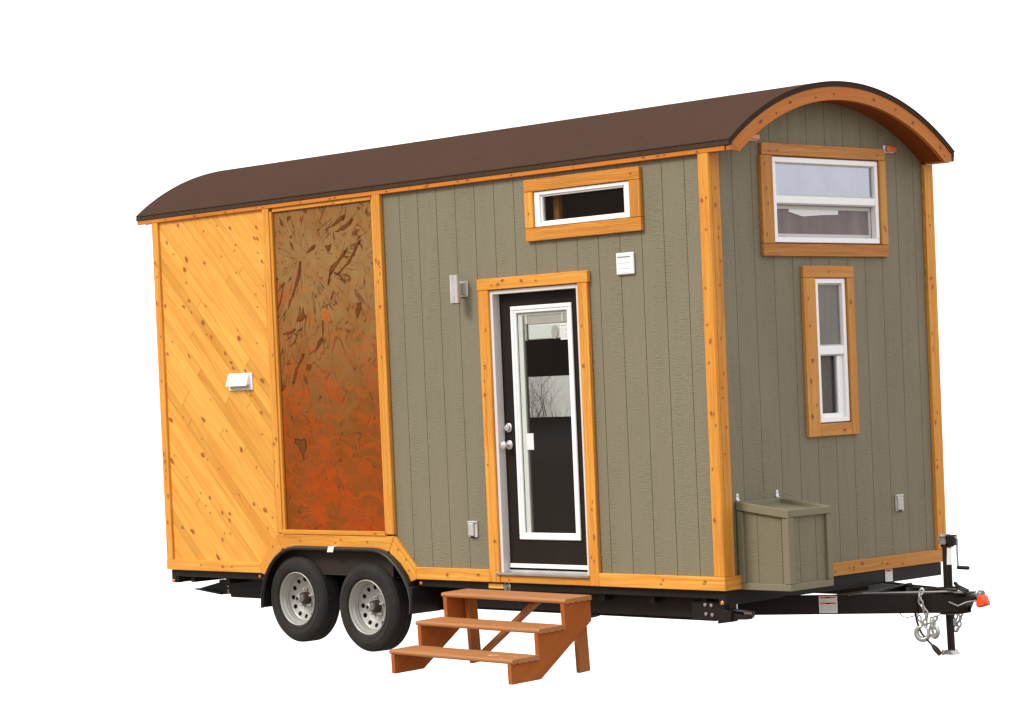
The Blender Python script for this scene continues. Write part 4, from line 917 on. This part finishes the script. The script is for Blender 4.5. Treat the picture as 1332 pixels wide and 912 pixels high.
# ---------------------------------------------------------------- fender and wheels
FP = [(-4.832, .085), (-4.822, .19), (-4.793, .286), (-4.752, .370), (-4.696, .440), (-4.63, .500), (-4.554, .545), (-4.47, .575), (-4.38, .588), (-3.50, .588), (-3.42, .584), (-3.345, .570), (-3.27, .538), (-3.18, .476), (-3.095, .385), (-3.043, .293), (-3.020, .200), (-3.026, .100)]
def offs(P, d):
    out = []
    for i, p in enumerate(P):
        a = P[max(i - 1, 0)]; b_ = P[min(i + 1, len(P) - 1)]; t = Vector((b_[0] - a[0], b_[1] - a[1])).normalized(); out.append((p[0] + t.y * d, p[1] - t.x * d))
    return out
def fender(m):
    B = M['blackpl']; inn = offs(FP, .004); n = len(FP)
    vs = []; fs = []
    for (p, q_) in zip(FP, inn): vs += [(p[0], -.072, p[1]), (p[0], .232, p[1]), (q_[0], .232, q_[1]), (q_[0], -.072, q_[1])]
    for i in range(n - 1):
        a, b_ = 4 * i, 4 * i + 4
        for k in range(4): fs.append([a + k, b_ + k, b_ + (k + 1) % 4, a + (k + 1) % 4])
    m.add(vs, fs, B, smooth=True)
    # rolled outer lip
    prof = [(.0, -.068), (.004, -.080), (.012, -.086), (.022, -.084), (.030, -.076), (.032, -.068)]
    rings = [offs(FP, d) for d, y in prof]; vs = []; fs = []; m_ = len(prof)
    for i in range(n):
        for j, (d, y) in enumerate(prof): vs.append((rings[j][i][0], y, rings[j][i][1]))
    for i in range(n - 1):
        for j in range(m_ - 1): fs.append([i * m_ + j, i * m_ + j + 1, (i + 1) * m_ + j + 1, (i + 1) * m_ + j])
    m.add(vs, fs, B, smooth=True)
    m.box(-3.060, -3.028, -.068, .228, .096, .30, B, bev=.003); m.box(-4.828, -4.80, -.068, .228, .085, .25, B, bev=.003)
FE = part('fender', fender, label='black rolled edge fender over both wheels')
part('sticker', lambda m: (m.poly([(-3.965, .548), (-3.895, .549), (-3.878, .592), (-3.948, .590)], 'xz', -.0885, -.0865, M['paper'], bev=0), m.box(-3.948, -3.878, -.086, -.035, .5895, .5915, M['yellow'], bev=0), m.box(-3.945, -3.882, -.0868, -.04, .5916, .593, M['paper'], bev=0)), FE)
def wheel(cx, cz, mirror=False, lab_=None):
    cy = .058; R = .346; sg = -1 if mirror else 1
    def yy(v): return v * sg
    def tyre(m):
        prof = [(-.075, .208), (-.086, .215), (-.098, .245), (-.103, .275), (-.098, .305), (-.086, .325), (-.078, .334), (-.070, .340)]
        # outer sidewall to inner sidewall with three circumferential grooves
        tread = []
        for (a, b_) in ((-.062, -.040), (-.030, -.006), (.006, .030), (.040, .062)): tread += [(a, .346 - abs(a) * .02), (b_, .346 - abs(b_) * .02), (b_ + .001, .338), (b_ + .009, .338)]
        prof = prof + [(-.066, .344)] + tread[:-2] + [(.070, .340), (.078, .334), (.098, .305), (.103, .275), (.098, .245), (.075, .208)]
        prof = [(yy(a), b_) for a, b_ in prof]
        m.lathe(prof, (cx, cy, cz), M['tyre'], 96)
        for k in range(72):   # shoulder lugs and sipes as shallow blocks
            q_ = 2 * PI * k / 72; T = Matrix.Translation((cx, cy, cz)) @ Matrix.Rotation(-q_, 4, 'Y')
            a, b_ = sorted((yy(-.084), yy(-.064)))
            m.poly([(a, .325), (b_, .3425), (b_, .3455), (a, .3295)], 'yz', -.0135, .0095, M['tyre'], bev=0, M4=T)
            for (a, b_) in ((-.038, -.010), (.008, .036), (.044, .060)):
                a, b_ = sorted((yy(a), yy(b_)))
                m.box(-.0130, .0085, a, b_, .340, .3468, M['tyre'], bev=0, M4=T)
        for k in range(5):    # raised rings on the sidewall
            pass
        m.lathe([(yy(-.1035), .283), (yy(-.1048), .281), (yy(-.1048), .279), (yy(-.1035), .277)], (cx, cy, cz), M['tyre'], 96)
        m.lathe([(yy(-.094), .236), (yy(-.0975), .234), (yy(-.0965), .230), (yy(-.092), .229)], (cx, cy, cz), M['tyre'], 96)
    w = part('wheel', lambda m: m.lathe([(yy(-.01), .045), (yy(.12), .045), (yy(.12), .10), (yy(.03), .18)], (cx, cy, cz), M['hub'], 24), label=lab_)
    part('tyre', tyre, w)
    def rim(m):
        S_ = M['silver']
        prof = [(-.070, .200), (-.080, .208), (-.084, .214), (-.088, .213), (-.090, .209), (-.086, .204), (-.078, .200), (-.062, .196), (-.056, .190), (-.050, .186), (-.040, .186), (-.034, .181), (-.026, .178), (-.018, .179), (-.012, .176), (-.010, .172)]
        m.lathe([(yy(a), b_) for a, b_ in prof], (cx, cy, cz), S_, 72)
        m.lathe([(yy(.032), .176), (yy(.06), .172), (yy(.06), .05)], (cx, cy, cz), M['dark'], 40)
        # disc with twelve round holes: annulus r .118-.170
        r0, r1, rc, rh, NH, NB = .120, .173, .147, .0185, 12, 16
        for k in range(NH):
            q0 = 2 * PI * (k + .0) / NH; dq = 2 * PI / NH
            bd = []; hl = []
            for j in range(NB):
                a = 2 * PI * j / NB; ca, sa = math.cos(a), math.sin(a)
                t = 1 / max(abs(ca), abs(sa)); u, v = ca * t, sa * t          # unit square boundary
                rr = (r0 + r1) / 2 + u * (r1 - r0) / 2; an = q0 + v * dq / 2
                bd.append((rr * math.cos(an), rr * math.sin(an), rr))
                hx = rc + rh * .95 * ca; hy = rh * 1.05 * sa; an = q0 + hy / rc
                hl.append((hx * math.cos(an), hx * math.sin(an), hx))
            def dy(r): return yy(-.010 + (.173 - r) * .35)
            vs = [(cx + a, cy + dy(r), cz + b_) for a, b_, r in bd] + [(cx + a, cy + dy(r), cz + b_) for a, b_, r in hl] + [(cx + a, cy + dy(r) + yy(.006), cz + b_) for a, b_, r in hl]
            fs = []
            for j in range(NB):
                l = (j + 1) % NB; fs += [[j, l, NB + l, NB + j], [NB + j, NB + l, 2 * NB + l, 2 * NB + j]]
            m.add(vs, fs, S_, smooth=False)
        m.lathe([(yy(.0085), .120), (yy(.013), .112), (yy(.014), .100), (yy(.020), .092), (yy(.020), .048)], (cx, cy, cz), S_, 48)
    part('rim', rim, w)
    def hubm(m):
        m.lathe([(yy(.015), .050), (yy(-.030), .048), (yy(-.038), .042), (yy(-.038), .0)], (cx, cy, cz), M['hub'], 8, smooth=False)
        m.lathe([(yy(-.038), .031), (yy(-.084), .030), (yy(-.088), .026), (yy(-.088), .016), (yy(-.080), .014), (yy(-.080), 0)], (cx, cy, cz), M['galv'], 28)
        m.lathe([(yy(-.0805), .012), (yy(-.087), .010), (yy(-.087), 0)], (cx, cy, cz), M['dark'], 14)
    part('hub', hubm, w)
    for k in range(5):
        q_ = 2 * PI * k / 5 + PI / 2
        part('lug_nut', lambda m: m.lathe([(yy(.012), .013), (yy(-.002), .012), (yy(-.010), .008), (yy(-.018), .007), (yy(-.019), 0)], (cx + .071 * math.cos(q_), cy, cz + .071 * math.sin(q_)), M['steel'], 10), w)
    return w
# keep the near hubs at their measured centres
w1 = wheel(-4.425, .163, lab_='rear one of the two near wheels, silver rim with twelve holes')
w2 = wheel(-3.585, .124, lab_='front one of the two near wheels, beside the steps')
def dupw(src, dx, dy, dz):
    mats = Matrix.Rotation(PI, 4, 'Z')
    r = src.copy(); COL.objects.link(r)
    for k in ('label',):
        if k in r: del r[k]
    for ch in list(src.children):
        c = ch.copy(); COL.objects.link(c); c.parent = r
    # turn the copy round so its rim faces the far side
    off = Vector((-3.0, 1.22, -.2))
    return r
def farwheel(src, cx, cz, cx2, cz2):
    r = dupw(src, 0, 0, 0)
    T = Matrix.Translation((cx2, 2.39, cz2)) @ Matrix.Rotation(PI, 4, 'Z') @ Matrix.Translation((-cx, -.058, -cz))
    base = wloc(HOUSE); T = Matrix.Translation(-base) @ T @ Matrix.Translation(base)
    r.location = T.to_translation(); r.rotation_euler = (0, 0, PI)
farwheel(w1, -4.425, .163, -4.425, .215)
farwheel(w2, -3.585, .124, -3.600, .150)
part('axle', lambda m: (m.cyl((-4.425, .12, .163), (0, 1, 0), 2.2, .035, M['black'], 16), m.cyl((-3.585, .12, .124), (0, 1, 0), 2.2, .035, M['black'], 16)), FR)

# ---------------------------------------------------------------- wooden steps
SP = Vector((-2.2025, -1.0491, -.1965)); a_, b2, c2 = [math.radians(v) for v in (-3.24984, 1.82383, -.01066)]
Rz = Matrix.Rotation(a_, 4, 'Z') @ Matrix.Rotation(b2, 4, 'X') @ Matrix.Rotation(c2, 4, 'Y')
ST = thing('wooden_steps', 'orange brown stained wooden steps with three treads below the door', 'steps', (SP.x + .6, SP.y + .3, SP.z))
TS = Matrix.Translation(SP) @ Rz
Wd, run, rise, Tt, h0, D = 1.305, .254, .171, .032, .167, .245
def tread(k):
    def fn(m):
        v0, wt = k * run, h0 + k * rise
        # rounded nosing in front, grooved underside
        prof = [(v0 + D, wt), (v0 + .010, wt), (v0 + .003, wt - .004), (v0 - .001, wt - .012), (v0 - .001, wt - .020), (v0 + .004, wt - .029), (v0 + .012, wt - Tt)]
        x = v0 + .035
        for g in range(4):
            prof += [(x, wt - Tt), (x + .006, wt - Tt + .006), (x + .012, wt - Tt + .006), (x + .018, wt - Tt)]; x += .054
        prof += [(v0 + D, wt - Tt)]
        m.poly(prof, 'yz', 0, Wd, M['step_top'], (1, 0, 0), 0, M4=TS, tint=[.62, .5, .75][k])
        rs = random.Random(k + 4)                      # places where the stain has worn off
        spots = [(rs.uniform(.05, Wd - .05), rs.choice((rs.uniform(.012, .05), rs.uniform(.012, .2))), rs.uniform(.003, .011)) for _ in range(16)]
        if k == 0: spots += [(.98, .105, .03), (1.0, .115, .02)]
        for (u, v, r) in spots:
            pt = [(u + r * 1.7 * math.cos(q) * rs.uniform(.6, 1.2), v0 + v + r * .6 * math.sin(q) * rs.uniform(.6, 1.2), wt + .0006) for q in [2 * PI * i / 9 for i in range(9)]]
            m.add(pt, [list(range(9))], M['scuff'], M4=TS)
    return fn
for k in range(3): part('tread', tread(k), ST, ['lowest tread, scuffed pale at the front', None, 'top tread'][k])
def stringer(u):
    def fn(m):
        p = [(0, 0), (0, h0 - Tt)]
        for k in range(3):
            p += [((k + 1) * run if k < 2 else 2 * run + D, h0 + k * rise - Tt)]
            if k < 2: p += [((k + 1) * run, h0 + (k + 1) * rise - Tt)]
        p += [(2 * run + D, .332), (.262, 0)]
        m.poly(p, 'yz', u, u + .038, M['step_side'], (0, .83, .56), .0015, M4=TS)
    return fn
part('stringer', stringer(.016), ST); part('stringer', stringer(Wd - .016 - .038), ST)
part('leg', lambda m: m.poly([(.652, -.016), (.752, -.012), (.742, .46), (.645, .46)], 'yz', 1.212, 1.250, M['step_leg'], (0, 0, 1), .002, M4=TS), ST)
part('leg', lambda m: m.poly([(.664, -.016), (.752, -.012), (.742, .46), (.655, .46)], 'yz', .076, .114, M['step_leg'], (0, 0, 1), .002, M4=TS), ST)
part('brace', lambda m: m.poly([(.115, .010), (.175, .010), (.855, .448), (.79, .448)], 'xz', .640, .700, M['step_leg'], (.84, 0, .54), .002, M4=TS), ST)

# ---------------------------------------------------------------- bare tree glimpsed through the house
mb = MB()
def branch(p, d, l_, r, n):
    pts = [p]; rs = [r]; q_ = p.copy(); dd = d.copy()
    for i in range(4):
        dd = (dd + Vector((random.gauss(0, .12), random.gauss(0, .12), random.gauss(.03, .08)))).normalized(); q_ = q_ + dd * l_ / 4; pts.append(q_.copy()); rs.append(r * (1 - .12 * (i + 1)))
    mb.tube(pts, rs, M['bark'], 5)
    if n == 0: return
    for k in range(4 if n > 3 or n < 3 else 3):
        a = Vector((random.gauss(0, 1), random.gauss(0, 1), random.gauss(.4, .5))).normalized()
        branch(pts[random.choice((2, 3, 4))], (dd * .9 + a * .75).normalized(), l_ * random.uniform(.6, .8), rs[-1] * .7, n - 1)
tp = Vector((-9.45, 8.0, -.2))
branch(tp, Vector((0, 0, 1)), .95, .050, 6)
tr = mb.build('bare_tree'); 
# base of the tree is its origin
tr.location = tp
for v in tr.data.vertices: v.co -= tp
tr['label'] = 'leafless grey tree far behind, glimpsed through the door glass'; tr['category'] = 'tree'

# ---------------------------------------------------------------- light
w = bpy.data.worlds.new('World'); S.world = w; w.use_nodes = True
nt = w.node_tree; nt.nodes.clear(); N = NT(nt)
out = N.n('ShaderNodeOutputWorld'); bg = N.n('ShaderNodeBackground'); N.l(bg.outputs[0], out.inputs[0])
tc = N.n('ShaderNodeTexCoord').outputs['Generated']
sp = N.n('ShaderNodeSeparateXYZ'); N.l(tc, sp.inputs[0]); z = sp.outputs[2]
def dot(v):
    d = N.n('ShaderNodeVectorMath', operation='DOT_PRODUCT'); N.l(tc, d.inputs[0]); d.inputs[1].default_value = v; return d.outputs['Value']
sky = N.mix(N.mrange(z, .02, .5, 0, 1, True), (1.0, .99, .98), (.96, .97, 1.02))
cl = N.noise(tc, 2.2, 5, .6)
sky = N.mix(N.mrange(cl, .40, .62, 0, .35), sky, (.70, .76, .90))
grd = (.30, .25, .21)
env = N.mix(N.mrange(z, -.035, -.008, 0, 1, True), grd, sky)
dk = N.math('MULTIPLY', N.mrange(dot((-.5, -.86, 0)), .15, .5, 0, 1, True), N.math('MULTIPLY', N.mrange(z, .22, .08, 0, 1, True), N.mrange(z, -.035, -.012, 0, 1, True)))
env = N.mix(dk, env, (.055, .045, .038))
wb = N.math('MULTIPLY', N.mrange(dot((-.72, .69, 0)), .35, .62, 0, 1, True), N.mrange(z, -.55, -.40, 0, 1, True))
env = N.mix(wb, env, (1.12, 1.12, 1.12))
N.l(env, bg.inputs[0]); bg.inputs[1].default_value = 1.46
sun = bpy.data.lights.new('Sun', 'SUN'); sun.energy = 2.75; sun.angle = math.radians(18); sun.color = (1, .95, .86)
so = bpy.data.objects.new('Sun', sun); COL.objects.link(so)
sd = Vector((-.28, -.72, .72)).normalized()      # towards the light
so.rotation_euler = sd.to_track_quat('Z', 'Y').to_euler(); so.location = sd * 20

# ---------------------------------------------------------------- camera
cam = bpy.data.cameras.new('Camera'); co = bpy.data.objects.new('Camera', cam); COL.objects.link(co)
R = Matrix(((0.6955098044195571, 0.7172333250164488, -0.04292399611078467), (0.009942917568120359, 0.05012666395841171, 0.9986933743400093), (-0.7184478062785792, 0.6950278232173512, -0.02773219441817237)))
m4 = Matrix.Identity(4)
for i in range(3): m4[i][0] = R[0][i]; m4[i][1] = R[1][i]; m4[i][2] = -R[2][i]; m4[i][3] = (10.789613453, -12.598926612, 1.799172331)[i]
co.matrix_world = m4
cam.sensor_fit = 'HORIZONTAL'; cam.sensor_width = 36; cam.lens = 3230.2687 / 1332 * 36
cam.shift_x = (666 - 631.6625) / 1332; cam.shift_y = (589.7255 - 456) / 1332
cam.clip_end = 500; S.camera = co
S.view_settings.view_transform = 'Standard'; S.view_settings.look = 'None'; S.view_settings.exposure = 0; S.view_settings.gamma = 1
S.render.engine = 'CYCLES'
